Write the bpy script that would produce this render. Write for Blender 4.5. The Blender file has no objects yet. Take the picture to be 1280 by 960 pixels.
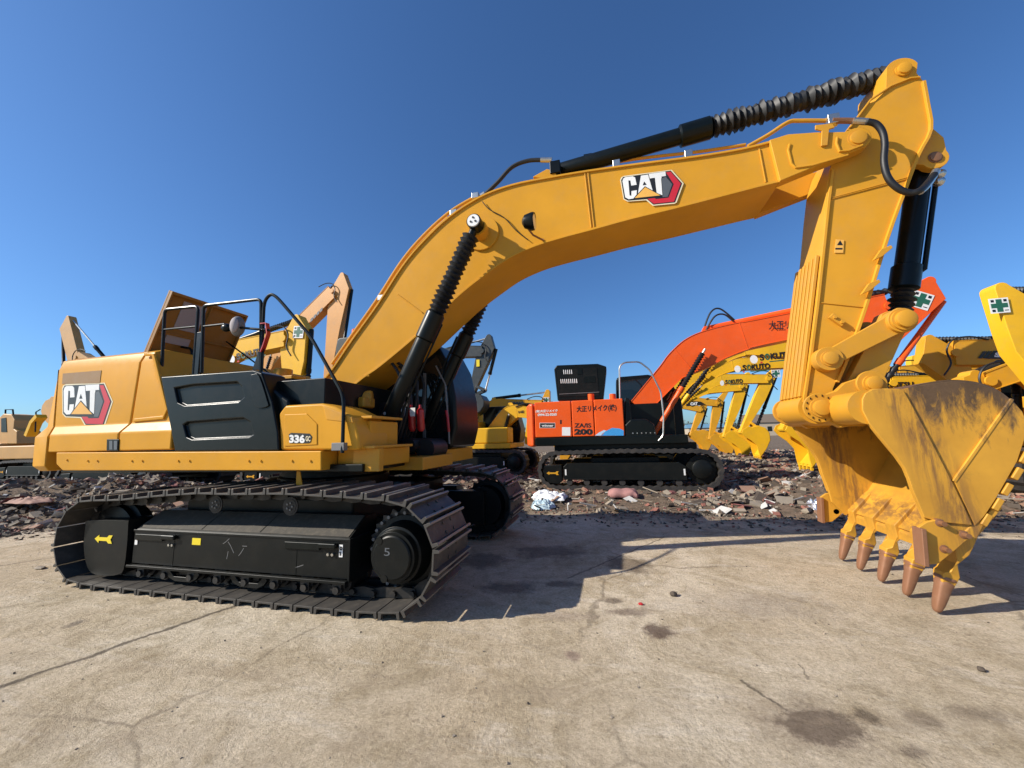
import bpy, bmesh, math, random
from mathutils import Vector, Matrix, noise
random.seed(7)
R = math.radians
S = bpy.context.scene
COL = S.collection

# ------------------------------------------------------------------ camera
CX, CY, CZ, YAW, PIT, ROL, FPX = 3.9953, -4.9591, 1.5894, 0.24979, 0.13577, -0.02602, 477.877
Fv = Vector((-math.sin(YAW)*math.cos(PIT), math.cos(YAW)*math.cos(PIT), math.sin(PIT)))
Rv = Vector((math.cos(YAW), math.sin(YAW), 0)); Uv = Rv.cross(Fv)
R2 = Rv*math.cos(ROL)+Uv*math.sin(ROL); U2 = Uv*math.cos(ROL)-Rv*math.sin(ROL)
CAMP = Vector((CX, CY, CZ))
cam = bpy.data.cameras.new('camera'); camo = bpy.data.objects.new('camera', cam); COL.objects.link(camo)
cam.sensor_fit = 'HORIZONTAL'; cam.sensor_width = 36; cam.lens = 36*FPX/1280; cam.clip_end = 5000; cam.clip_start = .05
M = Matrix((R2, U2, -Fv)).transposed().to_4x4(); M.translation = CAMP; camo.matrix_world = M
S.camera = camo

def bp(px, py, X=None, Y=None, Z=None):
    """measured point on the photograph -> world point on a plane (surveying helper)"""
    d = Fv+R2*((px-640)/FPX)-U2*((py-480)/FPX)
    t = (X-CX)/d.x if X is not None else ((Y-CY)/d.y if Y is not None else (Z-CZ)/d.z)
    return CAMP+d*t
def P(px, py, Y):
    w = bp(px, py, Y=Y); return (w.x, w.z)
def PP(pts, Y): return [P(a, b, Y) for a, b in pts]
def G(px, py, z=0): return bp(px, py, Z=z)

def catmull(pts, n=6, closed=False):
    out = []; N = len(pts)
    rng = range(N if closed else N-1)
    for i in rng:
        if closed: p0, p1, p2, p3 = pts[i-1], pts[i], pts[(i+1) % N], pts[(i+2) % N]
        else: p0, p1, p2, p3 = pts[max(i-1, 0)], pts[i], pts[i+1], pts[min(i+2, N-1)]
        for k in range(n):
            t = k/n
            out.append(tuple(.5*((2*b)+(c-a)*t+(2*a-5*b+4*c-d)*t*t+(3*b-a-3*c+d)*t**3) for a, b, c, d in zip(p0, p1, p2, p3)))
    if not closed: out.append(tuple(pts[-1]))
    return out
def arc(c, r, a0, a1, n=12):
    return [(c[0]+r*math.cos(R(a0+(a1-a0)*i/n)), c[1]+r*math.sin(R(a0+(a1-a0)*i/n))) for i in range(n+1)]

# ------------------------------------------------------------------ materials
def nodes(name):
    m = bpy.data.materials.new(name); m.use_nodes = True
    nt = m.node_tree; return m, nt, nt.nodes, nt.links, nt.nodes['Principled BSDF']
def nz(N, L, tc, scale, detail=5, rough=.6, dist=0, mapping=None):
    n = N.new('ShaderNodeTexNoise'); n.inputs['Scale'].default_value = scale; n.inputs['Detail'].default_value = detail
    n.inputs['Roughness'].default_value = rough; n.inputs['Distortion'].default_value = dist
    src = tc
    if mapping:
        mp = N.new('ShaderNodeMapping'); mp.inputs['Scale'].default_value = mapping[0]; mp.inputs['Rotation'].default_value = mapping[1]
        L.new(tc, mp.inputs['Vector']); src = mp.outputs[0]
    L.new(src, n.inputs['Vector']); return n.outputs['Fac']
def ramp(N, L, src, a, b, va=(0, 0, 0, 1), vb=(1, 1, 1, 1)):
    r = N.new('ShaderNodeValToRGB'); r.color_ramp.elements[0].position = a; r.color_ramp.elements[1].position = b
    r.color_ramp.elements[0].color = va; r.color_ramp.elements[1].color = vb
    L.new(src, r.inputs['Fac']); return r.outputs['Color']
def mix(N, L, fac, a, b, mode='MIX'):
    m = N.new('ShaderNodeMix'); m.data_type = 'RGBA'; m.blend_type = mode
    for s, v in ((m.inputs[0], fac), (m.inputs[6], a), (m.inputs[7], b)):
        if isinstance(v, (int, float)): s.default_value = v
        elif isinstance(v, tuple): s.default_value = (*v[:3], 1)
        else: L.new(v, s)
    return m.outputs[2]
def math_(N, L, op, a, b):
    m = N.new('ShaderNodeMath'); m.operation = op
    for s, v in ((m.inputs[0], a), (m.inputs[1], b)):
        if isinstance(v, (int, float)): s.default_value = v
        else: L.new(v, s)
    return m.outputs[0]
def bump(N, L, bs, h, strength, dist=.01):
    b = N.new('ShaderNodeBump'); b.inputs['Strength'].default_value = strength; b.inputs['Distance'].default_value = dist
    L.new(h, b.inputs['Height']); L.new(b.outputs[0], bs.inputs['Normal'])
MATS = {}
def paint(name, c, rough=.38, dust=.25, metal=0, coat=.15, dustc=(.30, .23, .16), var=.12, sc=1.0, spec=.5, streak=0):
    if name in MATS: return MATS[name]
    m, nt, N, L, B = nodes(name)
    tc = N.new('ShaderNodeTexCoord').outputs['Object']
    v = ramp(N, L, nz(N, L, tc, 1.3*sc, 4), .3, .75)
    base = mix(N, L, v, tuple(x*(1-var) for x in c), tuple(min(1, x*(1+var*.5)) for x in c))
    d1 = ramp(N, L, nz(N, L, tc, 5*sc, 8, .72), .48, .78)
    fac = math_(N, L, 'MULTIPLY', d1, dust)
    col = mix(N, L, fac, base, dustc)
    L.new(col, B.inputs['Base Color'])
    if streak:
        sk1 = ramp(N, L, nz(N, L, tc, 1.0, 8, .7, .2, ((14, 14, .9), (0, 0, 0))), .50, .72); patch = ramp(N, L, nz(N, L, tc, .9, 3), .42, .62)
        col = mix(N, L, math_(N, L, 'MULTIPLY', math_(N, L, 'MULTIPLY', sk1, patch), streak), col, tuple(x*.45+.03 for x in c))
        sp1 = ramp(N, L, nz(N, L, tc, 55, 3, .6), .66, .72); col = mix(N, L, math_(N, L, 'MULTIPLY', sp1, streak*1.3), col, (.12, .085, .05))
        sp2 = ramp(N, L, nz(N, L, tc, 1.0, 6, .7, .3, ((3, 3, 38), (R(20), R(30), 0))), .68, .72); col = mix(N, L, math_(N, L, 'MULTIPLY', sp2, streak*.9), col, tuple(min(1, x*1.25+.05) for x in c))
    rr = math_(N, L, 'ADD', math_(N, L, 'MULTIPLY', nz(N, L, tc, 9*sc, 6, .7), .25), rough-.1)
    L.new(rr, B.inputs['Roughness'])
    B.inputs['Metallic'].default_value = metal; B.inputs['Coat Weight'].default_value = coat; B.inputs['Coat Roughness'].default_value = .2
    B.inputs['Specular IOR Level'].default_value = spec
    bump(N, L, B, nz(N, L, tc, 60, 3), .04, .004)
    MATS[name] = m; return m
YEL = paint('yellow_paint', (.64, .305, .028), .32, .14, coat=0, spec=.12, streak=.34)
YELD = paint('yellow_structure_paint', (.60, .285, .026), .4, .22, coat=0, spec=.25, streak=.4)
SHC = paint('shaded_cover_yellow', (.28, .125, .015), .6, .2, coat=0)  # yellow darkened to paint in the open cover's unlit underside
BLK = paint('black_gloss_paint', (.004, .006, .0055), .3, .01, coat=.0, spec=.24)
DRK = paint('dark_frame_paint', (.007, .008, .0075), .36, .12, dustc=(.08, .068, .05), coat=0, spec=.2)
RUB = paint('black_rubber', (.007, .007, .008), .5, .15, coat=0, dustc=(.09, .08, .07))
STL = paint('worn_steel', (.075, .068, .06), .5, .6, metal=.3, coat=0, dustc=(.21, .175, .135))
CHN = paint('dusty_dark_steel', (.02, .018, .016), .55, .4, metal=.2, coat=0, dustc=(.18, .14, .10))
CHR = paint('bright_fitting_metal', (.55, .54, .50), .3, .2, metal=.9, coat=0)
TOOTH = paint('rusty_tooth_steel', (.27, .125, .065), .5, .35, metal=.2, coat=0, dustc=(.33, .2, .12), sc=3)
BRASS = paint('bolt_rust', (.25, .11, .05), .5, .3, metal=.3, coat=0)
WHT = paint('white_decal', (.80, .79, .76), .4, .05, coat=0)
CRM = paint('cream_decal_edge', (.78, .68, .45), .4, 0, coat=0)
DBK = paint('black_decal', (.012, .012, .013), .4, .05, coat=0)
DRD = paint('red_decal', (.58, .02, .035), .4, .05, coat=0)
DGR = paint('dark_green_decal', (.02, .12, .07), .4, .05, coat=0)
DYL = paint('bright_yellow_decal', (.85, .65, .02), .4, .05, coat=0)
DGY = paint('grey_decal', (.10, .11, .12), .4, .05, coat=0)
ORG_D = paint('gold_decal', (.80, .42, .08), .4, .05, coat=0)
BRN = paint('brown_worn_panel', (.27, .145, .045), .6, .3, coat=0)
INS = paint('grey_insulation', (.36, .32, .32), .8, .15, coat=0)
REDP = paint('red_paint', (.45, .012, .015), .35, .05)
AMB = paint('amber_plastic', (.75, .10, .01), .3, .05)
GRY = paint('grey_plastic', (.16, .16, .16), .45, .2, coat=0)
def glassm():
    m, nt, N, L, B = nodes('dark_window_glass'); B.inputs['Base Color'].default_value = (.008, .010, .011, 1)
    B.inputs['Roughness'].default_value = .06; B.inputs['Specular IOR Level'].default_value = .6; return m
GLS = glassm()
def clearm():
    m, nt, N, L, B = nodes('lamp_lens'); B.inputs['Base Color'].default_value = (.75, .75, .7, 1); B.inputs['Roughness'].default_value = .15
    B.inputs['Metallic'].default_value = .6; return m
LENS = clearm()

def worn_bucket():
    m, nt, N, L, B = nodes('worn_bucket_paint')
    tc = N.new('ShaderNodeTexCoord').outputs['Object']
    sep = N.new('ShaderNodeSeparateXYZ'); L.new(tc, sep.inputs[0])
    base = mix(N, L, ramp(N, L, nz(N, L, tc, 2.2, 4), .3, .7), (.46, .22, .02), (.62, .31, .028))
    st = nz(N, L, tc, 1.0, 9, .72, .4, ((9, 5, 3), (0, R(25), 0)))
    # bare metal where soil has worn the paint: top of the shell and a slanting band
    zt = math_(N, L, 'MULTIPLY', math_(N, L, 'SUBTRACT', sep.outputs['Z'], 1.28), 1.15)
    m1 = math_(N, L, 'ADD', zt, math_(N, L, 'MULTIPLY', math_(N, L, 'SUBTRACT', st, .5), 1.9))
    xw = math_(N, L, 'GREATER_THAN', sep.outputs['X'], 6.60)
    f1 = math_(N, L, 'MULTIPLY', ramp(N, L, m1, .30, .62), xw)
    n2 = nz(N, L, tc, 1.0, 8, .75, .3, ((16, 6, 2.2), (0, R(-28), 0)))
    bandx = math_(N, L, 'ABSOLUTE', math_(N, L, 'SUBTRACT', math_(N, L, 'ADD', sep.outputs['X'], math_(N, L, 'MULTIPLY', sep.outputs['Z'], .30)), 7.06), 0)
    f2 = math_(N, L, 'MULTIPLY', ramp(N, L, bandx, .04, .22, (1, 1, 1, 1), (0, 0, 0, 1)), ramp(N, L, n2, .42, .56))
    n3 = nz(N, L, tc, 3.5, 9, .78, .6)
    f3 = math_(N, L, 'MULTIPLY', ramp(N, L, n3, .57, .70), .35)
    c = mix(N, L, f3, base, (.12, .09, .03))
    c = mix(N, L, math_(N, L, 'MULTIPLY', f2, .7), c, (.11, .05, .03))
    c = mix(N, L, math_(N, L, 'MULTIPLY', f1, .92), c, mix(N, L, ramp(N, L, n3, .35, .65), (.035, .022, .015), (.10, .062, .04)))
    L.new(c, B.inputs['Base Color']); B.inputs['Roughness'].default_value = .55
    bump(N, L, B, st, .12, .006); return m
BKT = worn_bucket()

# ------------------------------------------------------------------ mesh builder
ORG = Vector((0, 0, 0))
class MB:
    def __init__(s): s.v = []; s.f = []; s.m = []
    def add(s, vs, fs, mi=0):
        o = len(s.v); s.v += [tuple(v) for v in vs]; s.f += [tuple(i+o for i in f) for f in fs]; s.m += [mi]*len(fs); return s
    def prism(s, pts, y0, y1, mi=0):
        n = len(pts)
        vs = [(x, y0, z) for x, z in pts]+[(x, y1, z) for x, z in pts]
        fs = [tuple(range(n)), tuple(range(2*n-1, n-1, -1))]+[(i, (i+1) % n, n+(i+1) % n, n+i) for i in range(n)]
        return s.add(vs, fs, mi)
    def box(s, x0, x1, y0, y1, z0, z1, mi=0): return s.prism([(x0, z0), (x1, z0), (x1, z1), (x0, z1)], y0, y1, mi)
    def hprism(s, pts, z0, z1, mi=0):
        n = len(pts); vs = [(x, y, z0) for x, y in pts]+[(x, y, z1) for x, y in pts]
        return s.add(vs, [tuple(range(n)), tuple(range(2*n-1, n-1, -1))]+[(i, (i+1) % n, n+(i+1) % n, n+i) for i in range(n)], mi)
    def loft(s, secs, mi=0, caps=True, closed=True):
        n = len(secs[0]); vs = [p for sec in secs for p in sec]; fs = []
        for k in range(len(secs)-1):
            for i in range(n if closed else n-1):
                j = (i+1) % n; fs.append((k*n+i, k*n+j, (k+1)*n+j, (k+1)*n+i))
        if caps: fs += [tuple(range(n)), tuple(range(len(vs)-1, len(vs)-n-1, -1))]
        return s.add(vs, fs, mi)
    def tube(s, path, r, n=10, mi=0, caps=True):
        path = [Vector(p) for p in path]; secs = []; up = None
        for i, p in enumerate(path):
            t = (path[min(i+1, len(path)-1)]-path[max(i-1, 0)]).normalized()
            if up is None: up = t.orthogonal().normalized()
            up = (up-t*up.dot(t)).normalized(); b = t.cross(up)
            rr = r[i] if isinstance(r, (list, tuple)) else r
            secs.append([p+(up*math.cos(2*math.pi*k/n)+b*math.sin(2*math.pi*k/n))*rr for k in range(n)])
        return s.loft(secs, mi, caps)
    def cyl(s, a, b, r, r2=None, n=24, mi=0): return s.tube([a, b], [r, r if r2 is None else r2], n, mi)
    def lathe(s, a, b, prof, n=24, mi=0, jit=0):
        a = Vector(a); b = Vector(b); t = (b-a).normalized(); up = t.orthogonal().normalized(); w = t.cross(up); secs = []
        for u, r in prof:
            p = a+(b-a)*u
            secs.append([p+(up*math.cos(2*math.pi*k/n)+w*math.sin(2*math.pi*k/n))*r*(1+random.uniform(-jit, jit)) for k in range(n)])
        return s.loft(secs, mi)
    def bellows(s, a, b, r0, r1, n, jit=0):
        prof = [(0, r0*.8)]
        for k in range(n):
            q = random.uniform(1-jit*2, 1); prof += [((k+.25)/n, r1*(1-jit*.5)), ((k+.75)/n, r0*q)]
        prof += [(1, r1)]
        return s.lathe(a, b, prof, 24, jit=jit*.5)
    def ribbon(s, pts, y0, y1, t, mi=0):
        a = []; b = []
        for i, p in enumerate(pts):
            q0 = Vector(pts[max(i-1, 0)]); q1 = Vector(pts[min(i+1, len(pts)-1)]); d = (q1-q0)
            d = d.normalized() if d.length > 1e-9 else Vector((1, 0)); n = Vector((-d.y, d.x))*t*.5
            a.append((p[0]+n.x, p[1]+n.y)); b.append((p[0]-n.x, p[1]-n.y))
        secs = [[(a[i][0], y0, a[i][1]), (a[i][0], y1, a[i][1]), (b[i][0], y1, b[i][1]), (b[i][0], y0, b[i][1])] for i in range(len(pts))]
        return s.loft(secs, mi)
    def ball(s, c, r, n=12, sc=(1, 1, 1), mi=0):
        secs = []
        for i in range(n+1):
            th = math.pi*(i+.02)/(n+.04); rr = math.sin(th)*r; z = math.cos(th)*r
            secs.append([(c[0]+rr*sc[0]*math.cos(2*math.pi*k/n), c[1]+rr*sc[1]*math.sin(2*math.pi*k/n), c[2]+z*sc[2]) for k in range(n)])
        return s.loft(secs, mi)
    def build(s, name, mats, parent=None, bevel=0, ang=35, seg=2, smooth=True):
        me = bpy.data.meshes.new(name); o = ORG
        me.from_pydata([(x-o.x, y-o.y, z-o.z) for x, y, z in s.v], [], s.f)
        for m in (mats if isinstance(mats, (list, tuple)) else [mats]): me.materials.append(m)
        me.polygons.foreach_set('material_index', s.m)
        b = bmesh.new(); b.from_mesh(me); bmesh.ops.recalc_face_normals(b, faces=b.faces[:]); b.to_mesh(me); b.free()
        if smooth:
            me.polygons.foreach_set('use_smooth', [True]*len(me.polygons))
            if not bevel: me.set_sharp_from_angle(angle=R(ang))
        ob = bpy.data.objects.new(name, me); COL.objects.link(ob)
        if parent: ob.parent = parent
        if bevel:
            bv = ob.modifiers.new('bevel', 'BEVEL'); bv.width = bevel; bv.segments = seg; bv.limit_method = 'ANGLE'; bv.angle_limit = R(30)
            bv.harden_normals = True; bv.use_clamp_overlap = True
        me.update(); return ob
def thing(name, label, cat, loc=(0, 0, 0), group=None):
    global ORG
    o = bpy.data.objects.new(name, None); COL.objects.link(o); o.location = loc; o['label'] = label; o['category'] = cat
    o.empty_display_size = .3
    if group: o['group'] = group
    ORG = Vector(loc); return o
def tag(o, label=None, cat=None, group=None, kind=None):
    for k, v in (('label', label), ('category', cat), ('group', group), ('kind', kind)):
        if v: o[k] = v
    return o
def world0():
    global ORG
    ORG = Vector((0, 0, 0))

def glyphs(s, bold=.0):
    cu = bpy.data.curves.new('lettering', 'FONT'); cu.body = s; cu.size = 1; cu.offset = bold; cu.resolution_u = 3
    ob = bpy.data.objects.new('lettering', cu)
    me = bpy.data.meshes.new_from_object(ob)
    vs = [(v.co.x, v.co.y) for v in me.vertices]; fs = [tuple(p.vertices) for p in me.polygons]
    bpy.data.objects.remove(ob); bpy.data.meshes.remove(me); bpy.data.curves.remove(cu)
    return vs, fs
def text(s, TL, TR, BL, y, mat, parent, bold=.02, name='lettering'):
    """flat lettering on the plane Y=y, its box given by three measured corners"""
    vs, fs = glyphs(s, bold)
    if not vs: return None
    x0 = min(v[0] for v in vs); x1 = max(v[0] for v in vs); z0 = min(v[1] for v in vs); z1 = max(v[1] for v in vs)
    a = Vector(TL); u = Vector(TR)-a; w = Vector(BL)-a
    mb = MB(); out = []
    for x, z in vs:
        q = a+u*((x-x0)/(x1-x0))+w*((z1-z)/(z1-z0)); out.append((q.x, y, q.y))
    mb.add(out, fs); return mb.build(name, mat, parent, smooth=False)
def textp(s, TL, TR, BL, y, mat, parent, bold=.02, name='lettering'):
    return text(s, P(*TL, y), P(*TR, y), P(*BL, y), y, mat, parent, bold, name)

def catlogo(a, b, c, y, parent):
    """a,b,c: where the design points (505,45) (892,140) (690,325) lie, as (x,z) on the plane"""
    A, B_, C_ = Vector(a), Vector(b), Vector(c)
    m = Matrix(((892-505, 690-505), (140-45, 325-45))).inverted()
    def T(pts):
        out = []
        for u, v in pts:
            k = m @ Vector((u-505, v-45)); q = A+(B_-A)*k.x+(C_-A)*k.y; out.append((q.x, q.y))
        return out
    mb = MB()
    def lay(pts, k, mi): mb.prism(T(pts), y-.0012*k, y-.0012*k-.001, mi)
    lay([(497, 45), (507, 18), (530, 6), (845, -8), (905, 140), (840, 326), (825, 336), (685, 340), (648, 278), (525, 276), (500, 250)], 1, 0)
    lay([(504, 48), (520, 18), (838, 0), (895, 140), (830, 324), (690, 329), (655, 268), (530, 268), (506, 245)], 2, 1)
    lay([(806, 14), (836, 11), (886, 140), (824, 316), (694, 320), (658, 266), (705, 264), (714, 276), (795, 272), (842, 140)], 3, 2)
    lay([(800, 60), (832, 140), (790, 262), (757, 262), (768, 70)], 3, 4)
    lay([(512, 60), (520, 35), (535, 22), (585, 20), (600, 35), (603, 112), (566, 116), (566, 62), (552, 60), (545, 215), (556, 222), (562, 172), (598, 168), (592, 212), (568, 250), (535, 254), (514, 232)], 3, 3)
    lay([(640, 22), (688, 18), (702, 205), (655, 145), (600, 215)], 3, 3)
    lay([(655, 85), (642, 124), (668, 122)], 4, 1)
    lay([(693, 12), (803, 5), (801, 50), (772, 52), (762, 245), (724, 215), (729, 57), (695, 60)], 3, 3)
    lay([(655, 135), (562, 256), (758, 250)], 4, 1)
    lay([(655, 146), (575, 249), (745, 243)], 5, 5)
    return mb.build('logo', [CRM, DBK, DRD, WHT, DGY, ORG_D], parent, smooth=False)

# =================================================================== MAIN EXCAVATOR
EX = thing('excavator', 'large clean yellow excavator filling the foreground, bucket resting on the concrete', 'excavator', (0, 0, 0))

# ---- tracks
EDG = paint('scuffed_steel_edge', (.30, .27, .23), .45, .4, metal=.5, coat=0, sc=4)
DTP = paint('dusty_frame_top', (.055, .047, .036), .75, .7, coat=0, dustc=(.14, .115, .08), sc=3)
def track_path(N=48):
    base = [(x, .045) for x in [-1.7+i*.2 for i in range(18)]]
    pts = [(-1.72, .064), (1.72, .064)]
    pts += arc((1.95, .545), .48, -72, 88, 14)
    pts += [(1.5, 1.05), (.72, 1.075), (.2, 1.06), (-.32, 1.065), (-.9, 1.03), (-1.5, .975)]
    pts += arc((-2.0, .515), .45, 95, 255, 14)
    L = [0]; P_ = pts+[pts[0]]
    for i in range(len(P_)-1): L.append(L[-1]+math.dist(P_[i], P_[i+1]))
    out = []
    for k in range(N):
        d = L[-1]*k/N
        i = max(j for j in range(len(L)) if L[j] <= d+1e-9); i = min(i, len(P_)-2)
        t = (d-L[i])/(L[i+1]-L[i]) if L[i+1] > L[i] else 0
        out.append((P_[i][0]+(P_[i+1][0]-P_[i][0])*t, P_[i][1]+(P_[i+1][1]-P_[i][1])*t))
    return out, L[-1]/N
TP, PITCH = track_path(48)
def shoe_mesh():
    a = PITCH*.5-.006; h = .018
    prof = [(-a, 0), (-a, .058), (-a+.008, .064), (-a+.026, .062), (-a+.034, h), (a-.034, h), (a-.028, .062), (a-.010, .064), (a-.002, .058), (a-.001, 0)]
    m = MB(); m.prism(prof, -.405, .405)
    for q, f in enumerate(m.f):
        if len(f) == 4 and min(m.v[i][2] for i in f) > .05: m.m[q] = 1
    for x in (-.045, .045):
        for y in (-.09, .09): m.cyl((x, y, .014), (x, y, .03), .016, n=6)
    return m
def crawler(yc, sgn):
    mb = MB()
    n = len(TP)
    for i in range(n):
        a = Vector(TP[i]); b = Vector(TP[(i+1) % n]); t = (b-a).normalized(); nn = Vector((-t.y, t.x))  # inward
        c = (a+b)*.5
        for dy in (-.10, .10):
            q = [a+nn*.005-t*.012, b+nn*.005+t*.012, b+nn*.085+t*.0, (a+b)*.5+nn*.10, a+nn*.085]
            mb.prism([(p.x, p.y) for p in q], yc+dy-.022+(.012 if i % 2 else 0), yc+dy+.022+(.012 if i % 2 else 0))
        p = a+nn*.05; mb.cyl((p.x, yc-.155, p.y), (p.x, yc+.155, p.y), .03, n=10)
    tr = mb.build('crawler_track', CHN, EX)
    return tr
shoe0 = None
for yc, sg in ((-1.345, -1), (1.295, 1)):
    tr = crawler(yc, sg); n = len(TP)
    for i in range(n):
        a = Vector(TP[i]); b = Vector(TP[(i+1) % n]); c = (a+b)*.5; t = (b-a).normalized()
        if shoe0 is None:
            o = shoe_mesh().build('track_shoe', [STL, EDG], tr, bevel=.002, seg=1); shoe0 = o
        else:
            o = shoe0.copy(); COL.objects.link(o); o.parent = tr
        X = Vector((t.x, 0, t.y)); Zo = Vector((t.y, 0, -t.x)); Yy = Zo.cross(X)
        mm = Matrix((X, Yy, Zo)).transposed().to_4x4(); mm.translation = Vector((c.x, yc, c.y)); o.matrix_local = mm
    # running gear ---------------------------------------------------
    s = sg; yo = yc+s*.255   # outer face of frame cover
    f = MB()
    sec = [(yo, .27), (yo, .62), (yo-s*.02, .645), (yc-s*.02, .80), (yc-s*.2, .80), (yc-s*.2, .27)]
    f.loft([[(x, y, z) for y, z in sec] for x in (-1.40, 1.46)])
    f.box(-1.41, 1.47, min(yo, yo+s*.05), max(yo, yo+s*.05), .235, .262)
    f.box(-1.41, 1.47, min(yo, yo+s*.008), max(yo, yo+s*.008), .615, .638)
    f.box(1.462, 1.485, min(yo+s*.01, yc-s*.2), max(yo+s*.01, yc-s*.2), .24, .64)
    f.box(1.0, 2.0, min(yc-s*.2, yc-s*.42), max(yc-s*.2, yc-s*.42), .25, .75)
    fr = f.build('track_frame', DRK, EX, bevel=.006)
    tp_ = MB(); tp_.loft([[(x, y, z) for y, z in [(yo-s*.025, .650), (yc-s*.02, .803), (yc-s*.02, .808), (yo-s*.025, .655)]] for x in (-1.38, 1.44)]); tp_.build('frame_top', DTP, fr)
    for x in (-.45, .35):
        tp_ = MB(); tp_.loft([[(x+dx, y, z) for y, z in [(yo-s*.03, .656), (yc-s*.03, .81), (yc-s*.03, .814), (yo-s*.03, .66)]] for dx in (0, .012)]); tp_.build('panel_seam', BLK, fr)
    def seam(x): MB().box(x-.003, x+.003, min(yo, yo+s*.003), max(yo, yo+s*.003), .275, .61).build('panel_seam', BLK, fr)
    for x in (-.78, .86): seam(x)
    for x0 in (-1.36, .72):
        MB().box(x0, x0+.42, min(yo, yo+s*.02), max(yo, yo+s*.02), .525, .592).build('step_plate', BLK, fr, bevel=.006)
        b = MB(); b.box(x0+.42, x0+.62, min(yo, yo+s*.045), max(yo, yo+s*.045), .55, .60)
        b.build('grab_bracket', BLK, fr, bevel=.012)
        for k in (0, 1): MB().cyl((x0+.52+k*.05, yo, .49), (x0+.52+k*.05, yo+s*.02, .49), .014, n=10).build('bolt', CHR, fr)
    if s < 0:
        MB().box(-.52, -.40, yo-.004, yo, .505, .575).build('warning_tag', DYL, fr)
        for (xx, zz, l_, a_) in ((-.05, .56, .05, .6), (.02, .50, .07, -.9), (.16, .46, .05, .9), (-.02, .42, .04, 1.4), (.20, .52, .03, 0), (.9, .36, .05, .3)):
            m_ = MB(); ca_, sa_ = math.cos(a_)*l_, math.sin(a_)*l_; m_.ribbon([(xx-ca_, zz-sa_), (xx-ca_*.2, zz-sa_*.35), (xx+ca_, zz+sa_)], yo-.0015, yo+.001, .006); m_.build('scrape', GRY, fr)
        for xx in (-1.375, 1.36): MB().box(xx, xx+.04, yo-.006, yo-.002, .47, .585).build('label_plate', WHT, fr)
        for xx in (1.365, 1.372): text('O\nS', (xx, .57), (xx+.026, .57), (xx, .485), yo-.008, DBK, fr, .03)
    g = MB()
    g.prism(catmull([(-2.13, .72), (-1.52, .735), (-1.47, .70), (-1.46, .25), (-1.56, .14), (-1.9, .12), (-2.06, .20), (-2.16, .42), (-2.17, .66)], 5, True), min(yo+s*.03, yc), max(yo+s*.03, yc))
    gd = g.build('idler_guard', DRK, EX, bevel=.02, seg=3)
    if s < 0:
        a = MB(); y = yo-.036
        a.prism([(-1.98, .52), (-1.91, .565), (-1.91, .54), (-1.78, .54), (-1.75, .565), (-1.69, .565), (-1.72, .52), (-1.69, .475), (-1.75, .475), (-1.78, .50), (-1.91, .50), (-1.91, .475)], y, y+.004)
        a.build('arrow_sticker', DYL, gd)
    MB().lathe((-2.0, yc-.13, .5), (-2.0, yc+.13, .5), [(0, .30), (.05, .36), (.3, .36), (.35, .41), (.65, .41), (.7, .36), (.95, .36), (1, .30)], 32).build('idler', DRK, EX)
    # final drive + sprocket
    c = (1.95, .50)
    sp = MB(); pts = []
    for k in range(42):
        r = .42 if k % 2 else .37; a = 2*math.pi*k/42; pts.append((c[0]+r*math.cos(a), c[1]+r*math.sin(a)))
    sp.prism(pts, yc-.03, yc+.03); sp.build('sprocket', CHN, EX, bevel=.006, seg=1)
    fd = MB(); fd.lathe((c[0], yc-s*.3, c[1]), (c[0], yo+s*.02, c[1]), [(0, .30), (.40, .30), (.42, .375), (.50, .375), (.52, .345), (.60, .34), (.61, .29), (.80, .262), (.88, .262), (.89, .238), (1, .228)], 40)
    fo = fd.build('final_drive', DRK, EX, bevel=.005)
    for k in range(24):
        a = 2*math.pi*k/24; r = .36; p = (c[0]+r*math.cos(a), c[1]+r*math.sin(a)); y0 = yc+s*.02
        MB().cyl((p[0], y0-s*.02, p[1]), (p[0], y0+s*.045, p[1]), .018, n=6).build('bolt', GRY, fo)
    cp = MB(); cp.lathe((c[0], yo+s*.02, c[1]), (c[0], yo+s*.045, c[1]), [(0, .198), (.6, .198), (1, .185)], 40); cp.build('drive_cover', DRK, fo)
    cc = MB()
    for a in (130, 250):
        q = (c[0]+.195*math.cos(R(a)), c[1]+.195*math.sin(R(a))); cc.cyl((q[0], yo, q[1]), (q[0], yo+s*.05, q[1]), .035, n=12)
    cc.build('drain_plug', DRK, fo)
    text('5', (c[0]-.07, c[1]+.09), (c[0]-.01, c[1]+.09), (c[0]-.07, c[1]+.02), yo+s*.047, DGY, fo, .0)
    # rollers
    for i, x in enumerate([-1.25+.37*k for k in range(8)]):
        r = MB(); r.lathe((x, yc-.21, .21), (x, yc+.21, .21), [(0, .05), (.08, .07), (.1, .10), (.25, .10), (.27, .085), (.73, .085), (.75, .10), (.9, .10), (.92, .07), (1, .05)], 24)
        r.box(x-.07, x+.07, min(yo-s*.1, yo-s*.03), max(yo-s*.1, yo-s*.03), .17, .29)
        r.box(x-.05, x+.05, *sorted((yo-s*.05, yo+s*.0)), .17, .245); r.lathe((x, yo-s*.05, .165), (x, yo+s*.02, .165), [(0, .05), (.6, .05), (.62, .038), (1, .034)], 14)
        r.build('track_roller', CHN, EX)
    for x in (-.62, .28, 1.05)[:2]:
        q = MB(); q.prism([(x-.24, .20), (x-.20, .15), (x-.10, .115), (x+.12, .115), (x+.20, .15), (x+.24, .20), (x+.2, .24), (x+.12, .165), (x-.12, .165), (x-.2, .24)], min(yo-s*.03, yo+s*.005), max(yo-s*.03, yo+s*.005))
        q.box(x-.1, x+.1, min(yo-s*.12, yo-s*.03), max(yo-s*.12, yo-s*.03), .17, .27)
        q.build('roller_guard', DRK, EX, bevel=.006)
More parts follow.
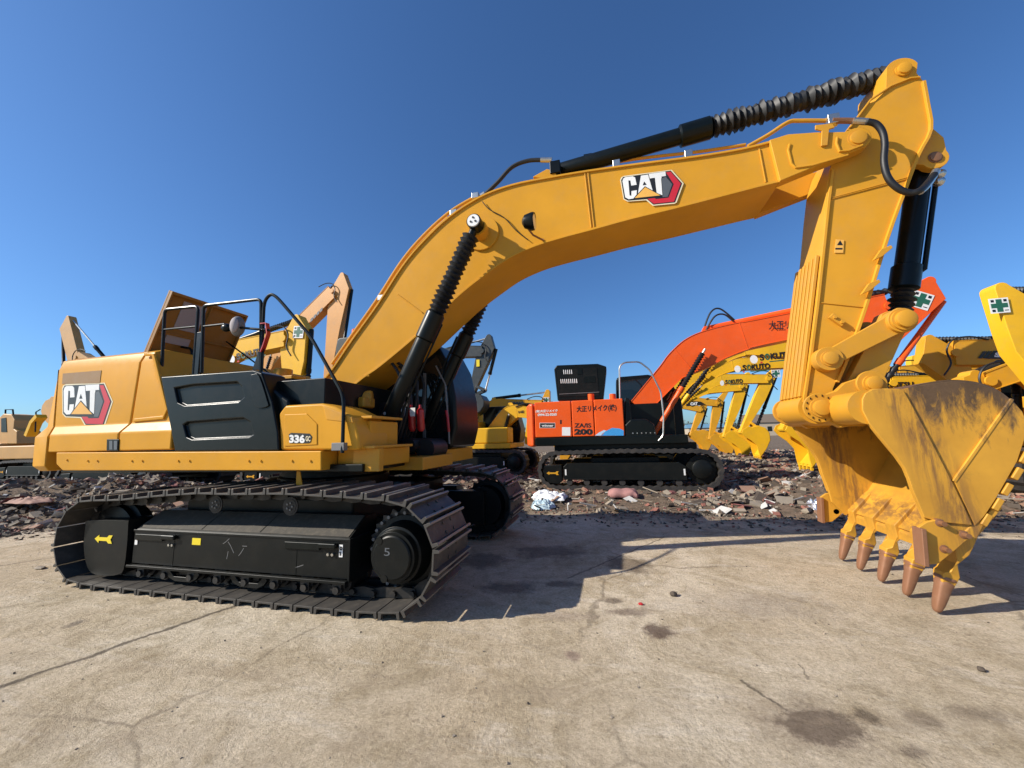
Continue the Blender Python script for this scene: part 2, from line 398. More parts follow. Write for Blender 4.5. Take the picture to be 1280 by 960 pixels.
    for x in (-.33, .68):
        r = MB(); r.lathe((x, yc-.16, .92), (x, yo-s*.07, .92), [(0, .085), (.3, .095), (.8, .095), (.82, .075), (.97, .075), (1, .06)], 24)
        ro = r.build('carrier_roller', CHN, EX)
        q = MB()
        for k in range(5):
            a = 2*math.pi*k/5; q.cyl((x+.035*math.cos(a), yo-s*.07, .92+.035*math.sin(a)), (x+.035*math.cos(a), yo-s*.06, .92+.035*math.sin(a)), .011, n=8)
        q.build('bolt', GRY, ro)
cb = MB(); cb.loft([[(x, y, z) for x, y in ((-1.2, -1.2), (1.2, -1.2), (1.2, 1.15), (-1.2, 1.15))] for z in (.52, .95)])
cb.hprism([(.75*math.cos(a*math.pi/16), .75*math.sin(a*math.pi/16)) for a in range(32)], .95, 1.12)
cb.build('car_body', DRK, EX, bevel=.03)
sw = MB(); sw.lathe((0, 0, 1.10), (0, 0, 1.33), [(0, .70), (.5, .70), (.52, .78), (1, .78)], 48); sw.build('swing_ring', CHN, EX)

# ---- upper structure
YS = -1.5
dk = MB()
dk.prism(PP([(74, 565.5), (404, 563.5), (404, 588), (82, 588), (74, 580)], YS), YS-.03, 1.5)
dko = dk.build('deck_frame', YEL, EX, bevel=.012)
for px in (84, 110, 122, 165, 178, 223, 237, 311, 326, 365, 388):
    x, z = P(px, 576 if px > 100 else 575, YS-.03); b = MB(); b.cyl((x, YS-.03, z), (x, YS-.042, z), .012, n=8); b.build('rivet', YEL, dko)
bl = MB(); bl.box(-3.2, 1.45, -1.40, 1.40, 1.26, 1.34); bl.box(-3.05, 0.9, -1.35, 1.35, 1.3, 2.3)
bl.build('lower_frame', BLK, EX, bevel=.01)
mk = MB(); mk.prism([(0.62, 1.12), (.70, 1.12), (.66, 1.29), (.62, 1.29)], -1.40, -1.39); mk.build('tow_bracket', YEL, EX)
# front platform and steps
pf = MB(); pf.box(1.06, 1.52, -1.30, -.55, 1.30, 1.50); pf.box(1.06, 1.45, -1.28, -.72, 1.50, 1.80)
pf.build('front_box', YEL, EX, bevel=.015)
st = MB(); st.box(1.04, 1.60, -1.42, -.62, 1.50, 1.53); st.box(1.30, 1.62, -1.36, -1.28, 1.26, 1.50); st.box(1.05, 1.5, -1.33, -.7, 1.82, 1.85)
st.build('step_plate', YELD, EX, bevel=.006)
rf = MB(); rf.cyl((1.40, -1.304, 1.65), (1.40, -1.28, 1.65), .045, n=20); rf.build('vent_grille', BLK, EX)
# cab base
cbm = MB(); cbm.box(.95, 1.60, .38, 1.50, 1.22, 1.42); cbm.build('cab_base', YEL, EX, bevel=.012)
for xx in (1.12, 1.24, 1.34): MB().box(xx, xx+.08, .375, .379, 1.31, 1.39).build('label_plate', GRY, EX)
fm = MB(); fm.box(1.0, 1.7, -.55, .38, 1.2, 1.36); fm.build('front_frame', YELD, EX, bevel=.01)

# engine hood panels (side profile bulges outwards low down)
def sidesec(x, top, ins=0):
    z0 = 1.535; y = -1.5
    a = [(y-.02, z0), (y-.02, 1.76), (y+.05, 1.88), (y+.05, top-.20), (y+.10, top-.06), (y+.24, top), (1.28, top), (1.5, top-.2), (1.5, z0)]
    return [(x, q[0]+ins, q[1]) for q in a]
def panel(xs, name, top=2.86):
    m = MB(); m.loft([sidesec(x, top if not callable(top) else top(x)) for x in xs]); return m.build(name, YEL, EX, bevel=.018, seg=3)
# slanted joint lines: shear x with z
def shear_panel(xl, xr, name, top=2.86):
    m = MB(); secs = []
    for fx in (xl, xr): secs.append([(fx(z), y, z) for _, y, z in sidesec(0, top)])
    m.loft(secs); return m.build(name, YEL, EX, bevel=.018, seg=3)
def lin(pts):
    def f(z):
        if z <= pts[0][0]: return pts[0][1]
        for (a, b), (c, d) in zip(pts, pts[1:]):
            if z <= c: return b+(d-b)*(z-a)/(c-a)
        return pts[-1][1]
    return f
j0 = lin([(1.5, P(60, 563, -1.52)[0]), (1.76, P(61.5, 545, -1.52)[0]), (1.9, P(68, 530, -1.45)[0]), (2.86, P(74.5, 445, -1.45)[0])])
j1 = lin([(1.5, -1.97), (1.76, -1.98), (1.9, -1.90), (2.5, -1.87), (2.86, -1.84)])
door = shear_panel(j0, lambda z: j1(z)-.012, 'side_door')
mid = MB()
secs = []
je = lin([(1.5, -1.09), (1.76, -1.09), (1.9, -1.12), (2.4, -1.33), (2.46, -1.50), (2.86, -1.72)])
for k in range(5):
    t = k/4; sec = []
    for _, y, z in sidesec(0, 2.86):
        yy = y-.0*t
        sec.append(((j1(z)+.012)*(1-t)+je(z)*t, yy, z))
    secs.append(sec)
mid.loft(secs); mid = mid.build('hood_panel', YEL, EX, bevel=.02, seg=3)
# recess on hood panel: raised border
rb = MB(); 
rb.ribbon([(-1.78, 2.76), (-1.62, 2.74), (-1.30, 2.02), (-1.34, 1.93), (-1.84, 1.91)], -1.470, -1.44, .05)
rb.build('pressed_rib', YEL, mid, bevel=.012, seg=3)
MB().prism(PP([(79, 467), (127, 463), (125, 479), (78, 480)], -1.4505), -1.4545, -1.445).build('worn_patch', BRN, door)
fl = MB(); fl.prism(PP([(134, 549), (149, 549), (148, 563.5), (133.5, 563.5)], -1.525), -1.530, -1.515); ho = fl.build('door_handle', BLK, door, bevel=.004)
MB().prism(PP([(137, 551), (141, 551), (141, 562), (137, 562)], -1.532), -1.536, -1.53).build('latch', DGY, ho)
MB().prism(PP([(142.5, 551), (147, 551), (146.5, 562), (142.5, 562)], -1.532), -1.536, -1.53).build('latch', DGY, ho)
catlogo(P(79, 486, -1.4505), P(139.3, 502, -1.4505), P(107.5, 530.5, -1.4505), -1.4505, door)

# counterweight
def cwring(z, ins, yside):
    pts = []; yy = yside-.10; r = 4.02-ins
    jx = j0(z)-.012
    for k in range(15):
        y = yy-2*yy*k/14; pts.append((.12-math.sqrt(r*r-y*y), y, z))
    xs = pts[0][0]
    return [(jx, yside-ins*.2, z), (xs+.10, yside-ins*.2, z), (xs+.03, yside-.04-ins*.2, z)]+pts+[(xs+.03, -yside+.04+ins*.2, z), (xs+.10, -yside+ins*.2, z), (jx, -yside+ins*.2, z)]
cw = MB(); cw.loft([cwring(1.29, .10, 1.50), cwring(1.36, .02, 1.53), cwring(1.74, .0, 1.53), cwring(1.88, .08, 1.47), cwring(2.66, .14, 1.47), cwring(2.80, .19, 1.44), cwring(2.865, .32, 1.32)])
cw.build('counterweight', YEL, EX, bevel=.02, seg=3)

# black service panel with two pressed recesses
def cutout(ob, cutters):
    for c in cutters:
        md = ob.modifiers.new('cut', 'BOOLEAN'); md.object = c; md.operation = 'DIFFERENCE'; md.solver = 'EXACT'
    dg = bpy.context.evaluated_depsgraph_get(); dg.update()
    me = bpy.data.meshes.new_from_object(ob.evaluated_get(dg)); ob.modifiers.clear(); ob.data = me
    for c in cutters: bpy.data.objects.remove(c)
    me.polygons.foreach_set('use_smooth', [True]*len(me.polygons))
    return ob
sp = MB(); sp.prism(PP([(200.5, 471), (317, 462.5), (327, 466), (340, 502), (347, 540), (348, 563.3), (218, 564.3)], -1.53), -1.53, -1.2)
spo = sp.build('service_panel', BLK, EX)
def rrect(px, r=4): return catmull(px, 4, True)
def ccut(pts):
    m = MB(); m.prism(PP(pts, -1.53), -1.56, -1.495); return m.build('cutter', BLK)
c1 = ccut([(218, 485), (240, 481), (296, 477.5), (302, 484), (304.5, 496), (298, 502), (230, 507), (222, 503)])
c2 = ccut([(229, 531), (234, 528), (304, 522.5), (312, 527), (316, 543), (311, 546), (240, 549), (233, 546)])
cutout(spo, [c1, c2])
bv = spo.modifiers.new('bevel', 'BEVEL'); bv.width = .018; bv.segments = 3; bv.limit_method = 'ANGLE'; bv.angle_limit = R(30); bv.harden_normals = True
MB().prism(catmull(PP([(314, 472), (318, 468), (325, 470), (335, 500), (336, 508), (323, 510), (317, 500)], -1.53), 3, True), -1.545, -1.53).build('filler_door', BLK, spo, bevel=.006)
# black front top deck behind panel + inner machinery
dt = MB(); dt.box(-1.45, .10, -1.22, -.42, 2.3, 2.38); dt.box(-1.3, .1, -1.2, -.45, 1.5, 2.3)
dt.build('valve_cover', BLK, EX, bevel=.02)
fb = MB(); fb.loft([[(x, y, z) for x, z in ((.10, 1.5), (.55, 1.5), (.52, 2.05), (.1, 2.3))] for y in (-1.46, -.5)])
fb.build('fuel_tank', BLK, EX, bevel=.03)
fy = MB(); fy.box(.30, .98, -.75, -.5, 2.0, 2.14); fy.box(.2, .8, -1.15, -1.0, 2.16, 2.22); fy.cyl((.62, -.70, 2.12), (.95, -.52, 2.12), .12)
fy.build('hose_guard', YELD, EX, bevel=.03)
# tool box
tb = MB(); outl = PP([(348, 517), (356, 506.5), (401, 504), (418, 508), (440, 520), (448, 545), (448, 563), (350, 563)], -1.5)
tb.loft([[(x, -1.50, z) for x, z in outl], [(x, -.95, z) for x, z in outl]])
tbo = tb.build('tool_box', YEL, EX, bevel=.03, seg=3)
MB().prism(PP([(356, 518), (384, 517), (397, 530), (397, 556), (356, 558)], -1.5), -1.508, -1.49).build('raised_face', YEL, tbo, bevel=.008, seg=3)
MB().prism(PP([(404, 507), (440, 521), (442, 529), (408, 525)], -1.5), -1.505, -1.1).build('box_lid', YELD, tbo, bevel=.01)
MB().prism(PP([(361, 543), (364, 541), (387, 542), (390, 546), (388, 553), (385, 554), (362, 554)], -1.511), -1.512, -1.509).build('number_plate', DBK, tbo)
textp('336', (361.6, 543.2), (381, 543.4), (361.4, 553.6), -1.5145, WHT, tbo, .05)
textp('GC', (382, 545), (388, 545.3), (382, 551.5), -1.5145, CRM, tbo, .03)

# opened engine cover, hinged across the machine
a0 = bp(183, 436, Y=-1.30); a1 = bp(213, 363, Y=-1.30); b1 = bp(308, 395, X=a1.x); a0 = a0-(a1-a0)*.3; b0 = Vector((a0.x, b1.y, a0.z))
d = (a1-a0); nrm = Vector((d.z, 0, -d.x)).normalized()
def onlid(u, v, w=0): return a0+(a1-a0)*u+(b0-a0)*v+nrm*w
lid = MB(); lid.add([onlid(0, 0, -.03), onlid(1, 0, -.03), onlid(1, 1, -.03), onlid(0, 1, -.03), onlid(0, 0), onlid(1, 0), onlid(1, 1), onlid(0, 1)], [(0, 1, 2, 3), (4, 5, 6, 7), (0, 1, 5, 4), (1, 2, 6, 5), (2, 3, 7, 6), (3, 0, 4, 7)])
for u0, u1, v0, v1 in ((0, 1, 0, .02), (0, 1, .98, 1), (.965, 1, .02, .98), (0, .035, .02, .98)):
    lid.add([onlid(u, v, w) for w in (0, .05) for u, v in ((u0, v0), (u1, v0), (u1, v1), (u0, v1))], [(0, 1, 2, 3), (4, 5, 6, 7), (0, 1, 5, 4), (1, 2, 6, 5), (2, 3, 7, 6), (3, 0, 4, 7)])
lido = lid.build('engine_cover', SHC, EX, bevel=.006)
def pad(u0, u1, v0, v1, nm, mt, w=.012):
    u0 = (u0+.3)/1.3; u1 = (u1+.3)/1.3
    m = MB(); m.add([onlid(u, v, ww) for ww in (0.001, w) for u, v in ((u0, v0), (u1, v0), (u1, v1), (u0, v1))], [(0, 1, 2, 3), (4, 5, 6, 7), (0, 1, 5, 4), (1, 2, 6, 5), (2, 3, 7, 6), (3, 0, 4, 7)]); m.build(nm, mt, lido, bevel=.003)
pad(.42, .90, .18, .46, 'insulation_pad', INS); pad(.16, .30, .14, .42, 'insulation_pad', INS)
pad(.0, .97, .50, .515, 'stiffener', SHC, .03); pad(.30, .33, .02, .98, 'stiffener', SHC, .025)
pr = MB(); pr.tube([onlid(.55, .85, .03), (-.95, -.2, 2.55)], .012, 8); pr.build('prop_rod', BLK, EX)
hb = MB(); hb.box(-1.9, .3, -.35, 1.3, 1.9, 2.28); hb.box(-1.7, -.4, -.3, .35, 2.28, 2.36); hb.build('engine_housing', DRK, EX, bevel=.03)
mf = MB(); mf.cyl((-.5, -.55, 2.45), (-.5, -.55, 2.62), .12); mf.box(-.75, -.2, -.7, -.45, 2.45, 2.5); mf.build('filler_neck', YELD, EX, bevel=.01)

# handrails
def rail(path, r=.019, nm='handrail', smooth=True):
    m = MB(); m.tube(path, r, 10); return m.build(nm, BLK, EX)
def R3(pts, Y, corner=True):
    out = []
    for q in pts:
        px, py = q[:2]; y = q[2] if len(q) > 2 else Y; w = bp(px, py, Y=y); out.append(w)
    return out
def rounded(pts, r=.07, n=5):
    out = [pts[0]]
    for i in range(1, len(pts)-1):
        p = pts[i]; a = (pts[i-1]-p); b = (pts[i+1]-p); ra = min(r, a.length*.45); rb_ = min(r, b.length*.45)
        A = p+a.normalized()*ra; B = p+b.normalized()*rb_
        for k in range(n+1):
            t = k/n; out.append(A*(1-t)**2+p*2*t*(1-t)+B*t*t)
    out.append(pts[-1]); return out
Yr = -1.38
hr = rail(rounded(R3([(201.5, 472), (206, 387), (248, 383), (242, 468)], Yr)))
rail(rounded(R3([(204.5, 412), (246, 408)], Yr)), .014, 'mid_rail')
rail(rounded(R3([(252, 466), (254.5, 382), (326.5, 374), (326, 462)], Yr)))
rail(rounded(R3([(254, 408), (281, 405)], Yr)), .014, 'mid_rail')
rail(rounded(R3([(326, 470), (330, 377), (338, 367), (346, 371), (388, 420), (430, 495, -1.5), (428, 566, -1.57)], Yr), .12))
rail(rounded(R3([(207, 430, -.9), (240, 436, -.9), (241, 470, -.9)], -.9)), .018, 'inner_rail')
pm = MB(); w0 = bp(244, 466, Y=Yr); pm.box(w0.x-.05, w0.x+.06, Yr-.01, Yr+.03, 2.42, 3.0); pm.build('rail_post', BLK, EX, bevel=.008)
pm = MB(); w0 = bp(326, 462, Y=Yr); pm.prism([(w0.x-.12, 2.45), (w0.x+.03, 2.45), (w0.x+.03, 2.75), (w0.x-.03, 2.72)], Yr-.006, Yr+.006); pm.build('rail_gusset', BLK, EX)
cl = bp(427, 557, Y=-1.55); m = MB(); m.box(cl.x-.10, cl.x+.05, -1.58, -1.52, cl.z-.05, cl.z+.03); m.build('rail_clamp', GRY, EX, bevel=.005)
# mirror + ribbon
mp = bp(297, 408, Y=-1.45)
mi = MB(); mi.ball(mp, .10, 14, (.75, .8, 1.25)); mir = mi.build('mirror', GRY, EX)
m = MB(); m.ball((mp.x-.17, mp.y, mp.z-.0), .05, 10, (1.3, 1, 1)); m.tube([(mp.x-.1, mp.y, mp.z), (mp.x+.08, mp.y-.02, mp.z-.03), (mp.x+.42, Yr, mp.z-.07)], .015, 8); m.build('mirror_arm', BLK, mir)
m = MB(); m.ball((mp.x+.02, mp.y-.06, mp.z), .07, 12, (.8, .5, 1.3)); m.build('mirror_glass', INS, mir)
rb0 = bp(327, 407, Y=Yr-.03)
m = MB(); m.ribbon([(rb0.x-.03, rb0.z+.03), (rb0.x+.05, rb0.z+.03), (rb0.x+.08, rb0.z-.10), (rb0.x+.03, rb0.z-.25), (rb0.x+.0, rb0.z-.32)], Yr-.03, Yr+.025, .012)
m.build('red_ribbon', REDP, EX)

# cab (far side)
cabp = [(0.0, 1.43), (1.66, 1.43), (1.74, 1.75), (1.72, 2.2), (1.62, 2.7), (1.45, 3.02), (1.30, 3.12), (.10, 3.14), (.0, 3.05)]
cbx = MB(); cbx.prism(cabp, .44, 1.46); cab = cbx.build('cab', BLK, EX, bevel=.05, seg=3)
for pts, y in (([(.75, 2.05), (1.62, 2.05), (1.60, 2.35), (1.50, 2.72), (1.36, 2.98), (.75, 3.0)], .437), ([(.12, 2.05), (.68, 2.05), (.68, 3.0), (.12, 3.0)], .437), ([(.8, 1.5), (1.6, 1.5), (1.63, 1.95), (.8, 1.95)], .437)):
    MB().prism(pts, y-.006, y+.003).build('window', GLS, cab, bevel=.004)
m = MB(); m.box(1.20, 1.24, .40, .43, 1.45, 2.6); m.build('cab_grab_rail', GRY, cab)
m = MB(); m.tube([(1.42, .40, 2.7), (1.58, .39, 2.4), (1.63, .39, 1.8), (1.64, .40, 1.5)], .014, 8); m.build('cab_grab_rail', GRY, cab)
m = MB(); m.tube([(1.60, .38, 2.0), (1.63, .37, 1.85), (1.64, .38, 1.68)], .02, 8); m.build('red_ribbon', REDP, cab)
m = MB(); m.box(1.2, 1.35, .5, .62, 3.13, 3.2); m.build('work_lamp', GRY, cab, bevel=.02)
# extinguishers hanging under the boom
for px in (514, 525):
    w = bp(px, 515, Y=-.10); m = MB(); m.lathe((w.x, w.y, w.z+.10), (w.x+.02, w.y, w.z-.27), [(0, .015), (.12, .02), (.2, .05), (.9, .052), (1, .03)], 16); fe = m.build('fire_extinguisher', REDP, EX)
    m = MB(); m.box(w.x-.13, w.x-.05, w.y-.05, w.y-.046, w.z-.06, w.z+.06); m.build('paper_label', WHT, fe)
# hydraulic clutter in front of the swing ring
hm = MB(); hm.cyl((1.52, -.15, 1.45), (1.52, .3, 1.45), .14); hm.cyl((1.35, -.3, 1.5), (1.35, .3, 1.5), .10)
for k in range(6):
    y = -.25+.1*k; hm.tube(catmull([(1.1, y, 1.5), (1.25, y, 2.0), (1.15+.1*(k % 2), y+.03, 2.5), (.9, y, 2.8)], 5), .022, 8)
hm.box(.3, 1.1, -.3, .36, 1.36, 2.1)
hm.build('hydraulic_hose', RUB, EX)

# ---- boom
BY = .37
top = PP([(402, 478), (416, 461), (440, 425.5), (472, 381), (503, 333), (530, 301), (562, 271), (600, 246.5), (640, 231.5), (690, 221.5), (735, 214), (800, 205), (870, 196), (925, 187), (962, 178)], -BY)
bot = PP([(975, 226), (950, 232), (900, 245), (840, 260.5), (790, 272.5), (741, 286), (700, 297), (667, 307.5), (635, 322.5), (607, 342), (580, 363), (556, 385), (517, 422), (475, 457), (455, 471), (429, 491), (412, 500)], -BY)
topc = catmull(top, 4); botc = catmull(bot, 4)
bm = MB(); bm.prism(topc+botc, -BY+.012, BY-.012)
bm.ribbon(topc, -BY-.012, BY+.012, .028); bm.ribbon(botc, -BY-.004, BY+.004, .03)
def pxbar(m, a, b, y, w=.014, h=.008, mi=0): m.ribbon([P(*a, y), P(*b, y)], y-h, y+.004, w, mi)
for a, b in (((731, 216), (739, 285)), ((735, 215.5), (742.5, 284.5)), ((497, 368), (528, 391)), ((462, 470), (452, 470)), ((949, 186), (957, 228))): pxbar(bm, a, b, -BY+.006)
boom = bm.build('boom', YEL, EX, bevel=.004, seg=1)
ft = MB(); c = P(408, 492, -.4); ft.cyl((c[0], -.45, c[1]), (c[0], .45, c[1]), .20, n=32); ft.box(c[0]-.1, c[0]+.25, -.45, .45, 1.5, c[1]); ft.build('boom_foot_bracket', YELD, EX, bevel=.01)
# nose plates hold the stick
nose = PP([(962, 175), (985, 168), (1020, 165.5), (1056, 165)], -BY-.03)
cpin = P(1072, 173, -BY-.03); rn = .125
nose += arc(cpin, rn, 110, -70, 14)
nose += PP([(1050, 196), (1015, 210), (975, 226.5)], -BY-.03)
for y0, y1 in ((-BY-.035, -BY+.10), (BY-.10, BY+.035)):
    m = MB(); m.prism(nose, y0, y1); no = m.build('boom_nose', YEL, boom, bevel=.008)
m = MB(); m.ribbon(PP([(987, 180), (985, 188), (989, 205), (994, 210), (1015, 207), (1060, 194)], -BY-.035), -BY-.05, -BY-.03, .02); m.ribbon(PP([(1046, 172), (1045, 180), (1049, 190), (1060, 189), (1078, 182)], -BY-.035), -BY-.055, -BY-.03, .02)
m.build('nose_rib', YEL, boom, bevel=.005)
def pin(x, z, y, r, parent, mat=YELD, d=.03, nm='pin', n=28):
    s = -1 if y < 0 else 1; m = MB(); m.lathe((x, y, z), (x, y+s*d, z), [(0, r*1.25), (.35, r*1.25), (.36, r), (.9, r), (1, r*.85)], n); return m.build(nm, mat, parent)
for s in (-1, 1): pin(cpin[0], cpin[1], s*(BY+.03), .075, boom, d=.03)
# brackets and lamp on the boom
m = MB(); m.prism(PP([(666, 222), (684, 212), (693, 214), (697, 221), (694, 227)], -.2), -.22, .22); m.build('cylinder_bracket', YEL, boom, bevel=.01)
lp = bp(660, 278, Y=-.62)
m = MB(); m.lathe((lp.x-.07, lp.y, lp.z+.02), (lp.x+.08, lp.y, lp.z-.0), [(0, .035), (.2, .08), (.8, .11), (1, .105)], 20); lamp = m.build('work_lamp', BLK, boom)
m = MB(); m.lathe((lp.x+.08, lp.y, lp.z), (lp.x+.09, lp.y, lp.z), [(0, .098), (1, .08)], 20); m.build('lens', LENS, lamp)
q = bp(677, 302, Y=-.37); m = MB(); m.tube([(lp.x, lp.y+.02, lp.z-.08), (lp.x+.04, lp.y+.1, lp.z-.12), (q.x, q.y, q.z+.03), (q.x+.03, q.y, q.z+.02)], .012, 8); m.build('bracket', BRASS, lamp)
wpts = [bp(a, b, Y=-.385) for a, b in ((603, 252), (612, 262), (630, 272), (645, 288), (660, 300))]
m = MB(); m.tube([Vector(v) for v in catmull([tuple(w) for w in wpts], 4)], .006, 6); m.build('lamp_wire', BLK, boom)
# boom hard lines (yellow steel tube along the top at left), hoses
def pxtube(pts, Y, r, nm, mat, par, n=10, sm=5):
    w = [tuple(bp(q[0], q[1], Y=(q[2] if len(q) > 2 else Y))) for q in pts]
    m = MB(); m.tube(catmull(w, sm), r, n); return m.build(nm, mat, par)
pxtube([(415, 455), (440, 419), (471, 375), (502, 327), (529, 295), (561, 266), (592, 247)], -.25, .022, 'hydraulic_pipe', YELD, boom)
pxtube([(430, 440), (471, 377), (502, 331), (529, 300), (560, 272)], -.1, .022, 'hydraulic_pipe', YELD, boom)
for a in ((478, 374), (568, 268), (595, 247)):
    w = bp(*a, Y=-.25); m = MB(); m.box(w.x-.05, w.x+.05, -.30, -.05, w.z-.03, w.z+.05); m.build('pipe_clamp', CHR, boom, bevel=.006)
pxtube([(597, 247), (606, 243), (622, 228), (640, 209), (660, 201), (680, 200)], -.2, .028, 'hydraulic_hose', RUB, boom)
for a, b in (((596, 249), (606, 242)), ((676, 200), (690, 200))): pxtube([a, b], -.2, .034, 'hose_fitting', CHR, boom)
m = MB(); w = bp(693, 208, Y=-.2); m.box(w.x-.06, w.x+.08, -.24, -.1, w.z-.12, w.z+.06); m.build('valve_block', BLK, boom, bevel=.01)
pxtube([(742, 208), (800, 198), (870, 190), (932, 181)], .05, .02, 'hydraulic_pipe', YELD, boom)
for a in ((770, 205), (860, 193)):
    w = bp(*a, Y=-.28); m = MB(); m.box(w.x-.04, w.x+.05, -.30, -.2, w.z-.06, w.z+.05); m.build('pipe_clamp', CHR, boom, bevel=.006)
# pipe near the nose + T bracket + hose to bucket cylinder
pxtube([(935, 183), (960, 169), (985, 153), (1000, 151), (1034, 151)], -.36, .022, 'hydraulic_pipe', YELD, boom, sm=4)
m = MB(); m.prism(PP([(1019, 157), (1040, 155), (1043, 160), (1036, 162), (1034, 182), (1026, 183), (1027, 164), (1019, 162)], -.42), -.43, -.41); m.build('pipe_bracket', YELD, boom, bevel=.004)
m = MB(); w = bp(1041, 151, Y=-.38); m.box(w.x-.06, w.x+.05, -.42, -.34, w.z-.05, w.z+.06); m.build('pipe_clamp', CHR, boom, bevel=.006)
pxtube([(1040, 151), (1062, 151), (1066, 152)], -.40, .03, 'hose_fitting', BRASS, boom)
pxtube([(1066, 151), (1082, 152), (1086, 152)], -.42, .034, 'hose_fitting', CHR, boom)
pxtube([(1084, 152), (1095, 155), (1103, 165), (1106, 180), (1105, 203), (1110, 222), (1122, 235), (1137, 241), (1150, 238), (1160, 228, -.30), (1168, 218, -.25)], -.45, .031, 'hydraulic_hose', RUB, boom, 12, 6)
pxtube([(1150, 239, -.35), (1160, 230, -.28), (1170, 214, -.22)], -.3, .036, 'hose_fitting', CHR, boom)
catlogo(P(776.5, 225, -BY), P(852, 229.5, -BY), P(816.5, 255.5, -BY), -BY-.0005, boom)

# ---- stick
SY = .27
ct = P(1129, 87, -SY)
stk = arc(ct, .155, 20, 150, 10)
stk += PP([(1108, 112), (1095, 125), (1083, 130), (1056, 166), (1044, 190), (1037, 214), (1033, 250), (1029, 298), (1020, 380), (1011, 450), (1003, 505)], -SY)
ce = P(1023, 510, -SY)
stk += arc(ce, .16, 190, 330, 8)
stk += PP([(1042, 486), (1062, 440), (1083, 380), (1108, 300), (1130, 240), (1147, 195), (1163, 163), (1161, 130), (1157, 102), (1147, 90)], -SY)
m = MB(); m.prism(stk, -SY+.01, SY-.01)
plate = arc(ct, .155, 10, 150, 10)+PP([(1108, 112), (1095, 125)], -SY)+PP([(1121, 101), (1145, 97), (1155, 104)], -SY)
m.ribbon(PP([(1062, 160), (1088, 125), (1113, 108), (1138, 98), (1150, 97)], -SY), -SY-.014, -SY+.02, .018)
m.ribbon(catmull(PP([(1154, 102), (1159, 130), (1163, 163), (1147, 195), (1130, 240), (1108, 300), (1083, 380), (1062, 440), (1046, 478)], -SY), 3), -SY-.02, SY+.02, .03)
pxbar(m, (1039, 249), (1133, 224), -SY+.006, .01); pxbar(m, (1041, 247), (1134, 222), -SY+.006, .008); pxbar(m, (1022, 378), (1079, 384), -SY+.006, .012)
# ridge plate at front edge
m.ribbon(PP([(1041, 212), (1036, 250), (1031, 298), (1022, 380), (1013, 450), (1005, 503)], -SY), -SY-.012, -SY+.02, .03)
stick = m.build('stick', YEL, EX, bevel=.005, seg=1)
m = MB(); m.cyl((ct[0], -.20, ct[1]), (ct[0], .2, ct[1]), .1); m.build('pin_sleeve', YELD, stick)
for s in (-1, 1): pin(ct[0], ct[1], s*(SY-.0), .062, stick, YEL, .035)
# wear strips on the leading face
fA = Vector(P(1025, 318, -SY)); fB = Vector(P(1004, 496, -SY)); dn = (fB-fA).normalized(); nn = Vector((dn.y, -dn.x)); nn = nn if nn.x < 0 else -nn
for k in range(6):
    y = -.225+k*.09; m = MB(); mats_pts = [fA+nn*.012, fB+nn*.012]
    m.ribbon([tuple(p) for p in mats_pts], y-.028, y+.028, .035); m.build('wear_strip', YELD, stick, bevel=.006)
ra = MB(); ra.cyl((ce[0]-.02, -SY, ce[1]-.0), (ce[0]-.02, SY, ce[1]), .165, n=32); ra.build('stick_end_boss', YEL, stick)
# rear ear for bucket cylinder
cbp = Vector(P(1165, 200, -.17)); 
for y0, y1 in ((-.21, -.13), (.13, .21)):
    m = MB(); m.prism([P(1158, 160, -.17), P(1176, 175, -.17)]+arc(cbp, .125, 30, -150, 10)+[P(1140, 208, -.17), P(1146, 190, -.17)], y0, y1); m.build('cylinder_ear', YELD, stick, bevel=.006)
    pin(cbp.x, cbp.y, y0 if y0 < 0 else y1, .05, stick, BRASS, .02)
for a, b in (((1091, 322), (1101, 326)), ((1076, 364), (1086, 368))):
    w = P(a[0], a[1], -SY); m = MB(); m.prism([(w[0]-.03, w[1]-.05), (w[0]+.05, w[1]+.06), (w[0]+.14, w[1]+.09), (w[0]+.15, w[1]+.06), (w[0]+.05, w[1]-.02)], -SY-.06, -SY-.02); m.build('hose_bracket', YELD, stick, bevel=.004)
m = MB(); m.ribbon(PP([(1037, 395), (1053, 406)], -SY), -SY-.035, -SY, .06); m.build('lug_plate', YELD, stick, bevel=.004)
m = MB()
for a in ((1041, 398), (1050, 404)): w = P(*a, -SY); m.cyl((w[0], -SY-.035, w[1]), (w[0], -SY-.055, w[1]), .016, n=6)
m.build('bolt', YELD, stick)
m = MB(); m.prism(PP([(1045, 299), (1055, 300), (1054, 316), (1043, 316)], -SY), -SY-.001, -SY+.005); sg_ = m.build('warning_sticker', ORG_D, stick)
m = MB(); m.prism(PP([(1050, 300.5), (1053.5, 306.5), (1046, 306.5)], -SY), -SY-.003, -SY-.0015); m.prism(PP([(1044, 310), (1053, 310), (1052.5, 312), (1044, 312)], -SY), -SY-.003, -SY-.0015); m.build('warning_symbol', DBK, sg_)

